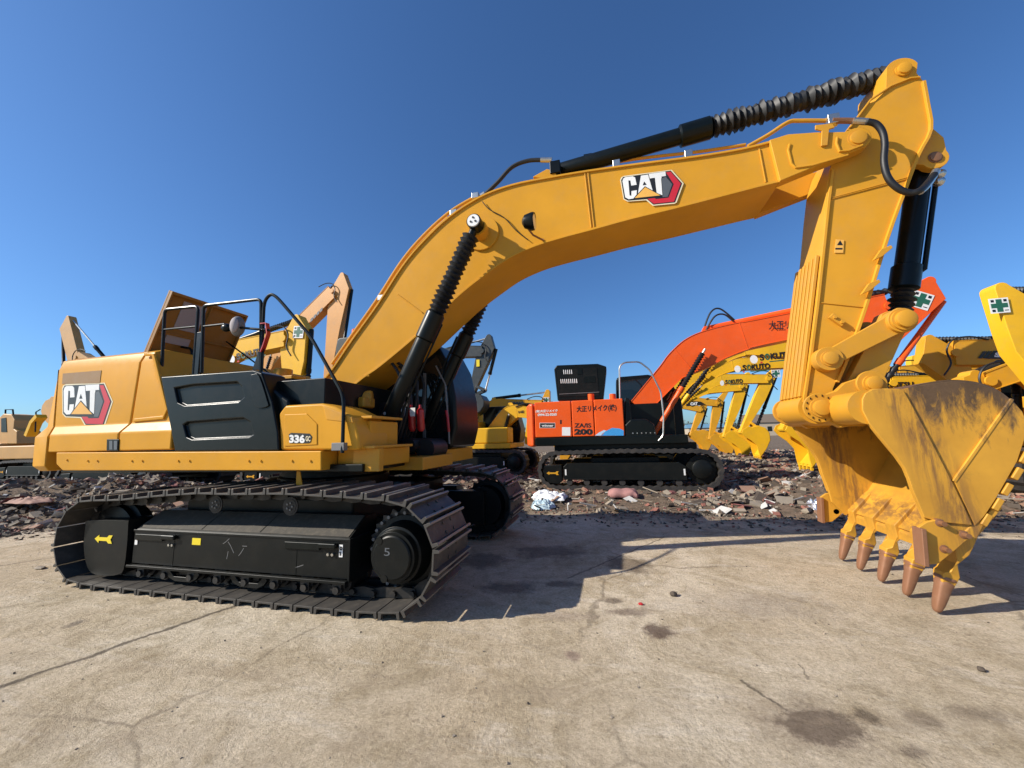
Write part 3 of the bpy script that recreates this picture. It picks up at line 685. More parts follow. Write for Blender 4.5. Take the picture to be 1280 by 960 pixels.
# ---- hydraulic cylinders
def cylinder(name, A, B, rb, split, bell, rod=.05, collar=1.18, nb=18, jit=.0, parent=EX, caps=True, mat=BLK, bs=1.12):
    A = Vector(A); B = Vector(B); C = A+(B-A)*split
    m = MB(); m.lathe(A, C, [(0, rb*.8), (.02, rb), (.80, rb), (.81, rb*collar), (.985, rb*collar), (1, rb*.9)], 28)
    o = m.build(name, mat, parent)
    m = MB(); m.bellows(C, A+(B-A)*bell, rb*bs, rb*bs*.68, nb, jit); m.build('bellows', RUB, o)
    m = MB(); m.cyl(A+(B-A)*(bell-.02), B, rod); m.build('rod', CHR if not jit else BLK, o)
    return o
fp = P(466, 566, -.60); tp = P(594.5, 280, -.62)
for s in (-1, 1):
    y = -.60 if s < 0 else .50
    o = cylinder('boom_cylinder', (fp[0], y, fp[1]), (tp[0], y, tp[1]), .102, .615, .95, nb=16, jit=.07, bs=1.26)
    d = (Vector((tp[0], y, tp[1]))-Vector((fp[0], y, fp[1])))
    m = MB(); m.cyl((tp[0], s*.54, tp[1]), (tp[0], s*.70, tp[1]), .095, n=28); m.build('rod_eye', BLK, o)
    m = MB(); m.lathe((tp[0], s*.70, tp[1]), (tp[0], s*.715, tp[1]), [(0, .083), (1, .078)], 28); cp_ = m.build('pin_cap', WHT, o)
    m = MB()
    for k in range(3):
        a = R(90+120*k); m.cyl((tp[0]+.035*math.cos(a), s*.716, tp[1]+.035*math.sin(a)), (tp[0]+.035*math.cos(a), s*.724, tp[1]+.035*math.sin(a)), .013, n=8)
    m.build('bolt', DBK, cp_)
    m = MB(); m.cyl((tp[0], s*.36, tp[1]), (tp[0], s*.56, tp[1]), .115, n=28); m.lathe((tp[0], s*.37, tp[1]), (tp[0], s*.39, tp[1]), [(0, .24), (1, .235)], 36); m.build('boom_boss', YEL, boom)
    m = MB(); m.cyl((fp[0], s*.50, fp[1]), (fp[0], s*.70, fp[1]), .13); m.build('foot_eye', BLK, o)
    p0 = Vector((fp[0], y-.06*s-.0, fp[1]))+d*.12; p1 = Vector((fp[0], y-.06*s, fp[1]))+d*.58; off = Vector((-d.z, 0, d.x)).normalized()*.11
    m = MB(); m.tube([p0+off*.8, p0+off, p1+off, p1+off*.7], .018, 8); m.tube([p0-off*.8, p0-off, p1-off, p1-off*.7], .014, 8); m.build('cylinder_pipe', BLK, o)
    m = MB(); q = Vector((fp[0], y, fp[1]))+d*.17
    m.cyl(q+Vector((-.02, s*.07, 0)), q+Vector((-.02, s*.105, 0)), .02, n=8); m.build('grease_nipple', CHR, o)
fpm = MB(); fpm.box(fp[0]-.25, fp[0]+.1, -.75, -.45, 1.25, 1.5); fpm.box(fp[0]-.25, fp[0]+.1, .45, .72, 1.25, 1.5); fpm.build('cylinder_mount', YELD, EX, bevel=.02)
A = bp(697, 215, Y=0); B = bp(1128, 90, Y=0)
sc = cylinder('stick_cylinder', A, B, .105, .495, .97, nb=26, jit=.13, collar=1.30, bs=1.42)
m = MB(); w = bp(735, 206, Y=0); m.box(w.x-.05, w.x+.06, -.05, .05, w.z-.02, w.z+.13); m.build('port_block', BLK, sc)
A = Vector((cbp.x, 0, cbp.y)); B = bp(1124, 402, Y=0)
bc = cylinder('bucket_cylinder', A, B, .105, .80, .97, nb=5, jit=.08, collar=1.22)
m = MB(); off = Vector((.14, -.05, .03)); m.tube([A+off+(B-A)*.07, A+off+(B-A)*.70, A+(B-A)*.72+Vector((.05, -.03, 0))], .024, 10); m.build('cylinder_pipe', BLK, bc)
for t in (.08, .13):
    m = MB(); q = A+(B-A)*t+Vector((.13, -.10, 0)); m.ball(q, .05, 8); m.build('hose_fitting', CHR, bc)

# ---- linkage
def arm(a, b, ra, rb, y0, y1, nm, mat=YELD, w=.8):
    a = Vector(a); b = Vector(b); d = (b-a).normalized(); ang = math.degrees(math.atan2(d.y, d.x))
    pts = arc(a, ra, ang+90+25, ang+270-25, 12)+[tuple(a+d*.8*ra+Vector((d.y, -d.x))*ra*w)]+[tuple(b-d*.8*rb+Vector((d.y, -d.x))*rb*w)]+arc(b, rb, ang-90+25, ang+90-25, 12)+[tuple(b-d*.8*rb-Vector((d.y, -d.x))*rb*w)]+[tuple(a+d*.8*ra-Vector((d.y, -d.x))*ra*w)]
    m = MB(); m.prism(pts, y0, y1); return m.build(nm, mat, EX, bevel=.008)
L1 = P(1034.5, 449, -.35); L2 = P(1123.5, 402, -.35)
for s in (-1, 1):
    o = arm(L1, L2, .12, .14, *sorted((s*.31, s*.37)), 'link_arm', w=.72)
    m = MB(); m.cyl((L1[0], s*.27, L1[1]), (L1[0], s*.39, L1[1]), .125); m.build('link_boss', YELD, o, bevel=.006); m = MB(); m.cyl((L2[0], s*.15, L2[1]), (L2[0], s*.41, L2[1]), .125); m.build('link_boss', YELD, o, bevel=.006)
    pin(L1[0], L1[1], s*.39, .065, o, YELD, .04); pin(L2[0], L2[1], s*.41, .085, o, YELD, .07)
BPn = P(1023, 510, -.36); BP2 = P(1087, 480, -.36)
for s in (-1, 1):
    arm(L2, BP2, .14, .15, *sorted((s*.14, s*.27)), 'bucket_link', w=.9)
m = MB(); m.cyl((L2[0], -.3, L2[1]), (L2[0], .3, L2[1]), .08); m.build('link_pin', YELD, EX)

# ---- bucket
BW = .76
def BK(u, v, y=-BW): return P(960+u/2.825, 440+v/2.825, y)
def BKs(l, y=-BW): return [BK(u, v, y) for u, v in l]
front = [(332, 165), (332, 205), (355, 252), (385, 290), (420, 332), (452, 370), (480, 410), (497, 450), (510, 490), (530, 535), (548, 580), (565, 635), (640, 705)]
backc = [(690, 678), (735, 628), (765, 580), (805, 520), (845, 450), (880, 385), (905, 310), (912, 250), (895, 205), (855, 165), (805, 131), (740, 110), (650, 103), (560, 114), (480, 130), (420, 128), (370, 130), (345, 143)]
side = BKs(front)+BKs(backc)
m = MB(); m.prism(side, -BW, -BW+.035)
bucket = m.build('bucket', BKT, EX, bevel=.005, seg=1)
m = MB(); m.prism(side, BW-.035, BW); m.build('side_plate', BKT, bucket, bevel=.005, seg=1)
# side reinforcement band
band = BKs([(334, 165), (334, 205), (357, 252), (387, 290), (422, 332), (454, 370), (482, 410), (499, 450), (512, 490), (532, 535), (552, 585), (600, 600), (722, 612), (690, 540), (650, 458), (600, 360), (545, 255), (510, 190), (478, 134), (420, 130), (370, 132), (345, 145)], -BW-.02)
for s in (-1, 1):
    m = MB(); m.prism(band, *sorted((s*BW, s*(BW+.022)))); m.build('side_band', BKT, bucket, bevel=.005, seg=1)
    m = MB(); m.ribbon([BK(652, 457), BK(857, 166)], *sorted((s*BW, s*(BW+.02))), .025); m.prism(BKs([(655, 458), (857, 172), (893, 210), (908, 250), (900, 310), (875, 385), (838, 450), (798, 520), (760, 578), (727, 612)]), *sorted((s*(BW-.002), s*(BW+.014)))); m.build('wear_plate', BKT, bucket, bevel=.004, seg=1)
# shell: sheet following the back curve, from the lip over the heel to the torque tube
shell = catmull(BKs([(672, 692), (735, 628), (765, 580), (805, 520), (845, 450), (880, 385), (905, 310), (912, 250), (895, 205), (855, 165), (805, 131), (740, 110), (650, 103), (560, 116), (480, 140), (400, 160), (350, 185)]), 3)
m = MB(); m.ribbon(shell, -BW+.03, BW-.03, .035); m.build('shell', BKT, bucket)
# heel wear bars seen on the back edge
for i, (u, v) in enumerate([(757, 588), (797, 533), (830, 480), (866, 425), (893, 368), (912, 305)]):
    a = Vector(BK(u-12, v+18)); b = Vector(BK(u+12, v-20)); d = (b-a).normalized(); n_ = Vector((d.y, -d.x))
    n_ = n_ if n_.x > 0 else -n_
    m = MB(); m.prism([tuple(a+n_*.0), tuple(b+n_*.0), tuple(b+n_*.045), tuple(a+n_*.045)], -BW-.02, BW+.02); m.build('heel_bar', BKT, bucket, bevel=.008)
# torque tube and hinge plates
tt = Vector(BK(290, 200, -.55)); m = MB(); m.cyl((tt.x+.03, -BW-.0, tt.y), (tt.x+.03, BW, tt.y), .155, n=36); m.build('torque_tube', YELD, bucket)
hp = [(128, 190), (140, 168), (165, 153), (200, 150), (240, 136), (270, 108), (300, 98), (318, 92), (335, 82), (360, 76), (385, 84), (400, 105), (405, 150), (400, 230), (340, 262), (290, 262), (255, 268), (210, 243), (165, 238), (138, 222)]
for s in (-1, 1):
    m = MB(); m.prism([P(960+u/2.825, 440+v/2.825, -.36) for u, v in hp], *sorted((s*.30, s*.37))); m.build('hinge_plate', YELD, bucket, bevel=.01)
    for q, r in ((BPn, .15), (BP2, .13)):
        m = MB(); m.cyl((q[0], s*.37, q[1]), (q[0], s*.40, q[1]), r, n=32); m.build('hinge_boss', YELD, bucket, bevel=.006)
        pin(q[0], q[1], s*.40, r*.52, bucket, YELD, .055)
    m = MB()
    for k in range(14):
        a = 2*math.pi*k/14; m.box(BPn[0]+.125*math.cos(a)-.0035, BPn[0]+.125*math.cos(a)+.0035, min(s*.399, s*.408), max(s*.399, s*.408), BPn[1]+.125*math.sin(a)-.010, BPn[1]+.125*math.sin(a)+.010)
    m.build('seal_ring', BLK, bucket)
# lip and floor
q0 = P(1187, 705, -.71); q1 = P(1222, 664, -.71)
lipF = Vector(q0); dl = (Vector(q1)-lipF).normalized(); n_ = Vector((-dl.y, dl.x))
m = MB(); a = lipF+dl*.05; b = lipF+dl*.62; m.prism([tuple(a), tuple(b), tuple(b+n_*.05), tuple(a+n_*.05+dl*.06)], -BW+.01, BW-.01); m.build('lip_plate', BKT, bucket, bevel=.006)
m = MB(); m.ribbon([tuple(lipF+dl*.46+n_*.055), tuple(lipF+dl*.50+n_*.055)], -BW+.04, BW-.04, .03); m.build('weld_bar', BKT, bucket, bevel=.006)
ly = [-.70, -.35, 0, .35, .70]
tipP = Vector((G(1171, 762).x-.07, .02))
for y in ly:
    L0 = lipF; tip = tipP; d = tip-L0; dd = d.normalized(); nn = Vector((-dd.y, dd.x))
    ad = MB(); secs = []
    for p, wy, h, ax in ((L0+dl*.52+n_*.055, .045, .012, n_), (L0+dl*.40+n_*.06, .065, .034, n_), (L0+dl*.14+n_*.045, .078, .065, n_), (L0+dl*.0+n_*.02, .074, .064, (n_+nn).normalized()), (L0+dd*.08, .062, .056, nn), (L0+dd*.15, .052, .048, nn), (L0+dd*.19, .042, .04, nn)):
        secs.append([(p.x+ax.x*a_*h, y+b_*wy, p.y+ax.y*a_*h) for a_, b_ in ((-1, -1), (-1, 1), (1, 1), (1, -1))])
    ad.loft(secs); ad.build('tooth_adapter', BKT, bucket, bevel=.01)
    th = MB(); secs = []
    for t, wy, h in ((.26, .050, .046), (.265, .062, .058), (.31, .065, .062), (.34, .052, .052), (.40, .056, .054), (.48, .048, .048), (.66, .045, .042), (.82, .040, .035), (.93, .034, .027), (.985, .024, .018), (1, .009, .009)):
        p = L0+d*t; sec = []
        for k in range(16):
            an = 2*math.pi*k/16; ca, sa = math.cos(an), math.sin(an)
            j = 1+.05*noise.noise(Vector((t*9, k*.9, y*7)))
            sec.append((p.x+nn.x*h*j*math.copysign(abs(sa)**.6, sa), y+wy*j*math.copysign(abs(ca)**.6, ca), p.y+nn.y*h*j*math.copysign(abs(sa)**.6, sa)))
        secs.append(sec)
    th.loft(secs); th.build('tooth', TOOTH, bucket, ang=50)
# side cutters with bolts
for s in (-1, 1):
    y = s*(BW+.02)
    pts = BKs([(532, 618), (560, 600), (606, 590), (690, 640), (712, 655), (660, 700), (600, 748), (545, 752), (536, 700)], -BW-.05)
    m = MB(); m.prism(pts, *sorted((y, y+s*.035))); cu = m.build('side_cutter', BKT, bucket, bevel=.006)
    p1 = Vector(BK(534, 620, -BW-.05)); p2 = Vector(BK(545, 752, -BW-.05))
    m = MB(); m.ribbon([tuple(p1), tuple(p2)], *sorted((y-s*.03, y+s*.085)), .035); m.build('cutter_blade', TOOTH, cu, bevel=.006)
    for u, v in ((605, 603), (690, 645), (620, 695)):
        q = BK(u, v, -BW-.05); m = MB(); m.lathe((q[0], y, q[1]), (q[0], y+s*.085, q[1]), [(0, .032), (.45, .034), (.5, .022), (1, .02)], 10); m.build('bolt', BRASS, cu)
#@@BG@@
# =================================================================== OTHER EXCAVATORS IN THE YARD
OR = paint('orange_red_paint', (.84, .105, .012), .35, .12, coat=0, spec=.3, streak=.25)
LEM = paint('lemon_yellow_paint', (.80, .44, .018), .38, .15, coat=0, spec=.3, streak=.3)
TAN = paint('tan_orange_paint', (.56, .30, .085), .45, .3, coat=0, streak=.4)
AMY = paint('amber_yellow_paint', (.68, .33, .02), .42, .2, coat=0, spec=.3, streak=.3)
TNO = paint('orange_machine_paint', (.66, .29, .05), .42, .2, coat=0, streak=.3)
DGM = paint('dark_grey_machine_paint', (.028, .034, .034), .45, .15)
BGT = paint('yard_track_steel', (.03, .027, .025), .6, .45, metal=.1, coat=0, dustc=(.14, .11, .085))

def stadium(x0, x1, z0, z1, n=10):
    r = (z1-z0)/2; zc = (z0+z1)/2
    return arc((x1-r, zc), r, -90, 90, n)+[((x0+x1)/2, z1+.03)]+arc((x0+r, zc), r, 90, 270, n)
def bg_tracks(root, xc, Yc, z0, half, gauge=1.1, wid=.6, h=.92, arrow=0):
    for s in (-1, 1):
        yc = Yc+s*gauge; loop = stadium(xc-half, xc+half, z0, z0+h)
        # resample and serrate
        L = []; tot = 0; q = loop+[loop[0]]
        N = int((2*half*2+h)/.19)*2
        seg = [math.dist(q[i], q[i+1]) for i in range(len(q)-1)]; tot = sum(seg); outer = []
        cen = ((xc), z0+h/2)
        for k in range(N):
            d = tot*k/N; i = 0
            while i < len(seg)-1 and d > seg[i]: d -= seg[i]; i += 1
            a, b = Vector(q[i]), Vector(q[i+1]); p = a+(b-a)*(d/max(seg[i], 1e-6)); t = (b-a).normalized(); n_ = Vector((t.y, -t.x))
            outer.append(tuple(p+n_*(0 if k % 2 else .03)))
        inner = stadium(xc-half+.09, xc+half-.09, z0+.09, z0+h-.09)
        m = MB(); 
        # ring: match inner to outer by nearest param
        inn = []
        for p in outer:
            v = Vector(p)-Vector(cen); inn.append(p)
        for i in range(N):
            a = Vector(outer[i]); b = Vector(outer[(i+1) % N])
            na = (Vector((min(max(a.x, xc-half+h/2), xc+half-h/2), cen[1]))-a).normalized()*.10
            nb = (Vector((min(max(b.x, xc-half+h/2), xc+half-h/2), cen[1]))-b).normalized()*.10
            m.add([(a.x, yc-wid/2, a.y), (b.x, yc-wid/2, b.y), (b.x+nb.x, yc-wid/2, b.y+nb.y), (a.x+na.x, yc-wid/2, a.y+na.y), (a.x, yc+wid/2, a.y), (b.x, yc+wid/2, b.y), (b.x+nb.x, yc+wid/2, b.y+nb.y), (a.x+na.x, yc+wid/2, a.y+na.y)],
                  [(0, 1, 2, 3), (4, 7, 6, 5), (0, 4, 5, 1), (3, 2, 6, 7)])
        tr = m.build('crawler_track', BGT, root, ang=20)
        f = MB(); yo = yc+s*wid*.42; ya, yb = sorted((yo, yc-s*.1))
        f.prism([(xc-half+.7, z0+.26), (xc+half-.85, z0+.26), (xc+half-.85, z0+.58), (xc+half-1.0, z0+.68), (xc-half+.8, z0+.68), (xc-half+.7, z0+.58)], ya, yb)
        ya, yb = sorted((yo+s*.03, yo)); f.box(xc-half+.7, xc+half-.85, ya, yb, z0+.24, z0+.27)
        fr = f.build('track_frame', DRK, root, bevel=.01)
        f = MB(); ya, yb = sorted((yo+s*.02, yc-s*.05)); f.prism([(xc-half+.14, z0+.62), (xc-half+.66, z0+.64), (xc-half+.66, z0+.2), (xc-half+.55, z0+.12), (xc-half+.25, z0+.15), (xc-half+.13, z0+.35)], ya, yb); gd = f.build('idler_guard', DRK, root, bevel=.02)
        f = MB(); f.lathe((xc+half-.47, yc, z0+h/2), (xc+half-.47, yo, z0+h/2), [(0, .36), (.5, .36), (.52, .25), (.9, .24), (1, .2)], 24); f.build('final_drive', DRK, root)
        f = MB()
        for k in range(7): x = xc-half+.85+k*(2*half-1.9)/6; f.cyl((x, yc-.1, z0+.17), (x, yo, z0+.17), .08, n=12)
        f.build('track_roller', BGT, root)
        if s < 0:
            f = MB(); x = xc-half+.40; y = yo-.022 if s < 0 else yo; y = yo-.024; zc = z0+.42
            f.prism([(x-.17, zc), (x-.09, zc+.05), (x-.09, zc+.02), (x+.08, zc+.02), (x+.11, zc+.05), (x+.17, zc+.05), (x+.14, zc), (x+.17, zc-.05), (x+.11, zc-.05), (x+.08, zc-.02), (x-.09, zc-.02), (x-.09, zc-.05)], y, y-.004); f.build('arrow_sticker', AMY if arrow == 0 else DYL, gd)
            for x in (xc-half+.74, xc+half-.92):
                MB().box(x, x+.04, yo-.006, yo-.001, z0+.36, z0+.52).build('label_plate', WHT, fr)
    m = MB(); m.box(xc-.9, xc+.9, Yc-gauge+.1, Yc+gauge-.1, z0+.4, z0+.8); m.cyl((xc, Yc, z0+.8), (xc, Yc, z0+1.1), .6); m.build('car_body', DRK, root)

def boomshape(F, E, T, wf=.28, we=.46, wt=.24, k=.55):
    F, E, T = Vector(F), Vector(E), Vector(T); cl = []
    A = F+(E-F)*k; B = E+(T-E)*(1-k)*.8
    cl = [F]+[A*(1-t)**2+E*2*t*(1-t)+B*t*t for t in [i/8 for i in range(9)]]+[T]
    # push the bezier towards the elbow so the curve passes near it
    up = []; lo = []
    n = len(cl)
    for i, p in enumerate(cl):
        t = i/(n-1); d = (cl[min(i+1, n-1)]-cl[max(i-1, 0)]).normalized(); nn = Vector((-d.y, d.x)); nn = nn if d.x > 0 else -nn
        w = (wf+(we-wf)*min(1, t/.45)) if t < .45 else (we+(wt-we)*((t-.45)/.55))
        up.append(tuple(p+nn*w)); lo.append(tuple(p-nn*w))
    return up, lo[::-1], cl
def bucket_mb(E, ang, s, Y, w, sx=1):
    """side profile in its own frame: pivot at the origin, opening towards -x, teeth at the bottom"""
    pr = [(-.16, .02), (-.02, .14), (.30, .16), (.42, .02), (.72, -.05), (.93, -.30), (.95, -.60), (.78, -.92), (.42, -1.18), (.05, -1.36), (-.08, -1.42), (-.02, -1.2), (.10, -.85), (.02, -.5), (-.12, -.22)]
    c, sn = math.cos(R(ang)), math.sin(R(ang))
    def t(p): x, z = p[0]*s*sx, p[1]*s; return (E[0]+x*c-z*sn, E[1]+x*sn+z*c)
    return [t(p) for p in pr], t
def bg_machine(root, Y, dr, foot, elbow, tip, T, end, col, stickcol=None, bang=0, bs=1.0, z0=.12, body=True, xc=None, half=2.1, house_h=1.05, housecol=None,
               bw=.24, cab=True, sdir=None, tracks=True, wf=.26, we=.42, wt=.22, hoodh=0, tail=2.7, arrow=0, bellow=True, cabcol=None, stw=.3, boom=True, k=.55):
    stickcol = stickcol or col; housecol = housecol or col
    F, E_, T_, K, N_ = [Vector(P(*q, Y)) if not isinstance(q, Vector) else q for q in (foot, elbow, tip, T, end)]
    up, lo, cl = boomshape(F, E_, T_, wf, we, wt, k)
    if dr < 0: pass
    m = MB(); m.prism(catmull(up, 3)+catmull(lo, 3), Y-bw, Y+bw); m.ribbon(catmull(up, 3), Y-bw-.012, Y+bw+.012, .02); m.ribbon(catmull(lo, 3), Y-bw-.012, Y+bw+.012, .02)
    bo = m.build('boom', col, root, bevel=.004, seg=1)
    for s in (-1, 1):
        pin(T_.x, T_.y, Y*0+0 if False else s*1e-9+0, .0, bo) if False else None
        m = MB(); m.cyl((T_.x, Y+s*bw, T_.y), (T_.x, Y+s*(bw+.05), T_.y), .11, n=20); m.build('pin', col, bo)
    # stick
    d = (N_-T_).normalized(); pn = Vector((-d.y, d.x)); pn = pn if (K-T_).dot(pn) > 0 else pn
    d2 = (K-T_).normalized(); back = Vector((dr*1.0, 0)); sp_ = .30
    bcor = T_+Vector((dr*.42, .12)) if sdir is None else (Vector(P(*sdir, Y)) if abs(sdir[0]) > 20 else T_+Vector(sdir))
    side = Vector((d.y, -d.x)); side = side if side.x*dr > 0 else -side
    def cir(c, r, toward, n=6):
        a0 = math.degrees(math.atan2(toward.y, toward.x)); return c, r, a0
    kd = (K-N_).normalized(); a0 = math.degrees(math.atan2(kd.y, kd.x)); ea = math.degrees(math.atan2(-kd.y, -kd.x))
    pts = []
    if dr > 0: pts = arc(K, .12, a0-80, a0+80, 6)+[tuple(T_-side*.24+d*.1)]+arc(N_, .12, ea-60, ea+60, 6)+[tuple(T_+(N_-T_)*.35+side*.34*stw/.3)]+[tuple(bcor)]
    else: pts = arc(K, .12, a0+80, a0-80, 6)+[tuple(T_-side*.24+d*.1)]+arc(N_, .12, ea+60, ea-60, 6)+[tuple(T_+(N_-T_)*.35+side*.34*stw/.3)]+[tuple(bcor)]
    m = MB(); m.prism(pts, Y-bw*.72, Y+bw*.72)
    st_ = m.build('stick', stickcol, root, bevel=.012)
    hl = [(T_.x-dr*.75, T_.y+.30), (T_.x-dr*.35, T_.y+.42), (T_.x+dr*.02, T_.y+.36), (T_.x+dr*.20, T_.y+.08), (T_.x+dr*.16, T_.y-.30), (T_.x+dr*.36, T_.y-.62)]
    m = MB(); m.tube([Vector((a_, Y-bw-.03, b_)) for a_, b_ in catmull(hl, 5)], .022, 6); m.build('hydraulic_hose', RUB, bo)
    for q_ in (3, 8):
        m = MB(); m.ribbon([up[q_], lo[len(lo)-1-q_]], Y-bw-.006, Y-bw+.01, .02); m.build('weld_seam', col, bo)
    # cylinders
    def cy(a, b, r, split, nm, mat, nbl=10):
        a = Vector(a); b = Vector(b); m = MB(); c = a+(b-a)*split
        m.lathe(a, c, [(0, r*.9), (.9, r), (.91, r*1.18), (1, r*1.1)], 14); o = m.build(nm, mat, root)
        m = MB()
        if bellow: m.bellows(c, a+(b-a)*.95, r*1.15, r*.75, nbl, .03)
        else: m.cyl(c, b, r*.5, n=10)
        m.build('bellows' if bellow else 'rod', RUB if bellow else CHR, o)
        if bellow: m = MB(); m.cyl(a+(b-a)*.94, b, r*.5, n=10); m.build('rod', CHR, o)
        return o
    bf = F+(Vector((dr*.36, -.78)) if col is OR else Vector((dr*.55, -.42))); be = cl[5]+Vector((0, -.02))
    for s in (-1, 1): cy((bf.x, Y+s*(bw+.13), bf.y), (be.x, Y+s*(bw+.13), be.y), .075, .55, 'boom_cylinder', col if col is OR else (LEM if col is LEM else BLK), 14)
    ub = Vector(up[6])+Vector((0, .10)); cy((ub.x, Y, ub.y), (K.x, Y, K.y), .085, .5, 'stick_cylinder', OR if col is OR else BLK, 16)
    m = MB(); m.prism([tuple(ub+Vector((-.2, -.2))), tuple(ub+Vector((.2, -.2))), tuple(ub+Vector((.08, .05))), tuple(ub+Vector((-.08, .05)))], Y-.1, Y+.1); m.build('cylinder_bracket', col, bo)
    # bucket + linkage
    if bs:
        pr, tf = bucket_mb(N_, bang*dr, bs, Y, .5, dr)
        bwid = .52*bs
        m = MB(); m.prism(pr, Y-bwid, Y-bwid+.04); bu = m.build('bucket', stickcol, root, bevel=.008)
        m = MB(); m.prism(pr, Y+bwid-.04, Y+bwid); m.build('side_plate', stickcol, bu)
        m = MB(); m.ribbon(pr[3:11], Y-bwid+.02, Y+bwid-.02, .04); m.build('shell', stickcol, bu)
        for kk in range(4):
            y = Y+(-.42+.28*kk)*bs; a = Vector(tf((.0, -1.36))); b = Vector(tf((-.14, -1.58)))
            m = MB(); dd = (b-a).normalized(); nn = Vector((-dd.y, dd.x)); m.loft([[(p.x+nn.x*u*h, y+v*w_, p.y+nn.y*u*h) for u, v in ((-1, -1), (-1, 1), (1, 1), (1, -1))] for p, h, w_ in ((a, .06, .06), (b, .02, .035))]); m.build('tooth', stickcol if stickcol is LEM else STL, bu)
        for s in (-1, 1):
            m = MB(); m.cyl((N_.x, Y+s*bw*.7, N_.y), (N_.x, Y+s*bw*1.0, N_.y), .12, n=16); m.build('pin', stickcol, bu)
        lk = T_+(N_-T_)*.80+side*.14; p2 = Vector(tf((.32, .06))); jn = N_+side*.55+(T_-N_)*.16
        for s in (-1, 1):
            m = MB(); m.ribbon([tuple(lk), tuple(jn)], *sorted((Y+s*bw*.8, Y+s*bw*1.0)), .12); m.build('link_arm', stickcol, root, bevel=.006)
        m = MB(); m.ribbon([tuple(jn), tuple(p2)], Y-bw*.5, Y+bw*.5, .13); m.build('bucket_link', stickcol, root, bevel=.006)
        bc_ = Vector(bcor)+side*.05; cy((bc_.x, Y, bc_.y), (jn.x, Y, jn.y), .075, .62, 'bucket_cylinder', OR if col is OR else BLK, 6)
    if not body: return dict(F=F, E=E_, T=T_, K=K, N=N_, up=up, lo=lo, cl=cl, boom=bo, stick=st_)
    xc = F.x-dr*.1 if xc is None else xc
    if tracks: bg_tracks(root, xc, Y, z0, half, arrow=arrow)
    zb = z0+1.08; Yl, Yh = Y-1.25, Y+1.25
    x0, x1 = xc-dr*tail, xc-dr*(tail-.7); 
    xs = sorted((x0, x1)); m = MB(); m.loft([[(x0+dr*.12, Yl+.25, z), (x0+dr*.25, Yl, z), (x1, Yl, z), (x1, Yh, z), (x0+dr*.25, Yh, z), (x0+dr*.12, Yh-.25, z), (x0, Y+.4, z), (x0, Y-.4, z)] for z in (zb-.1, zb+house_h)])
    m.build('counterweight', housecol, root, bevel=.08, seg=3)
    a, b = sorted((x1+dr*.02, xc-dr*.2)); m = MB(); m.box(a, b, Yl, Yh, zb+.12, zb+house_h+hoodh); ho_ = m.build('engine_hood', housecol, root, bevel=.05, seg=3)
    a, b = sorted((x1, xc+dr*1.35)); m = MB(); m.box(a, b, Yl+.02, Yh-.02, zb-.08, zb+.12); m.build('deck_frame', BLK if housecol is OR else housecol, root, bevel=.02)
    cs = dr; yc0, yc1 = sorted((Y+cs*.35, Y+cs*1.25))
    if cab:
        prof = [(xc-dr*.35, zb+.13), (xc+dr*1.35, zb+.13), (xc+dr*1.42, zb+.7), (xc+dr*1.2, zb+1.6), (xc+dr*1.0, zb+1.72), (xc-dr*.3, zb+1.72)]
        m = MB(); m.prism(prof, yc0, yc1); cb_ = m.build('cab', cabcol or BLK, root, bevel=.05, seg=3)
        for yy in (yc0-.006, yc1+.003):
            m = MB(); m.prism([(xc+dr*.3, zb+.8), (xc+dr*1.3, zb+.8), (xc+dr*1.1, zb+1.55), (xc+dr*.3, zb+1.55)], yy, yy+.004); m.build('window', GLS, cb_)
    y0, y1 = sorted((Y-cs*1.2, Y-cs*.35)); a, b = sorted((xc-dr*.15, xc+dr*1.25)); m = MB(); m.box(a, b, y0, y1, zb+.13, zb+.75); m.build('tool_box', BLK if housecol is OR else housecol, root, bevel=.05, seg=3)
    return dict(F=F, E=E_, T=T_, K=K, N=N_, up=up, lo=lo, cl=cl, boom=bo, stick=st_, zb=zb, hood=ho_, Yl=Yl, xc=xc)

def cross_sticker(cx, cz, s, y, parent, tilt=0):
    m = MB(); c, sn = math.cos(R(tilt)), math.sin(R(tilt))
    def t(l): return [(cx+(x*c-z*sn)*s, cz+(x*sn+z*c)*s) for x, z in l]
    m.prism(t([(-1, -1), (1, -1), (1, 1), (-1, 1)]), y-.004, y, 0)
    m.prism(t([(-.3, -.85), (.3, -.85), (.3, -.3), (.85, -.3), (.85, .3), (.3, .3), (.3, .85), (-.3, .85), (-.3, .3), (-.85, .3), (-.85, -.3), (-.3, -.3)]), y-.007, y-.0042, 1)
    for a_, b_ in ((-.65, .65), (.65, .65), (-.65, -.65)): m.prism(t([(a_-.16, b_-.16), (a_+.16, b_-.16), (a_+.16, b_+.16), (a_-.16, b_+.16)]), y-.007, y-.0042, 2)
    m.prism(t([(.45, -.72), (.85, -.72), (.85, -.62), (.45, -.62)]), y-.007, y-.0042, 2)
    return m.build('cross_sticker', [WHT, DGR, DBK], parent, smooth=False)
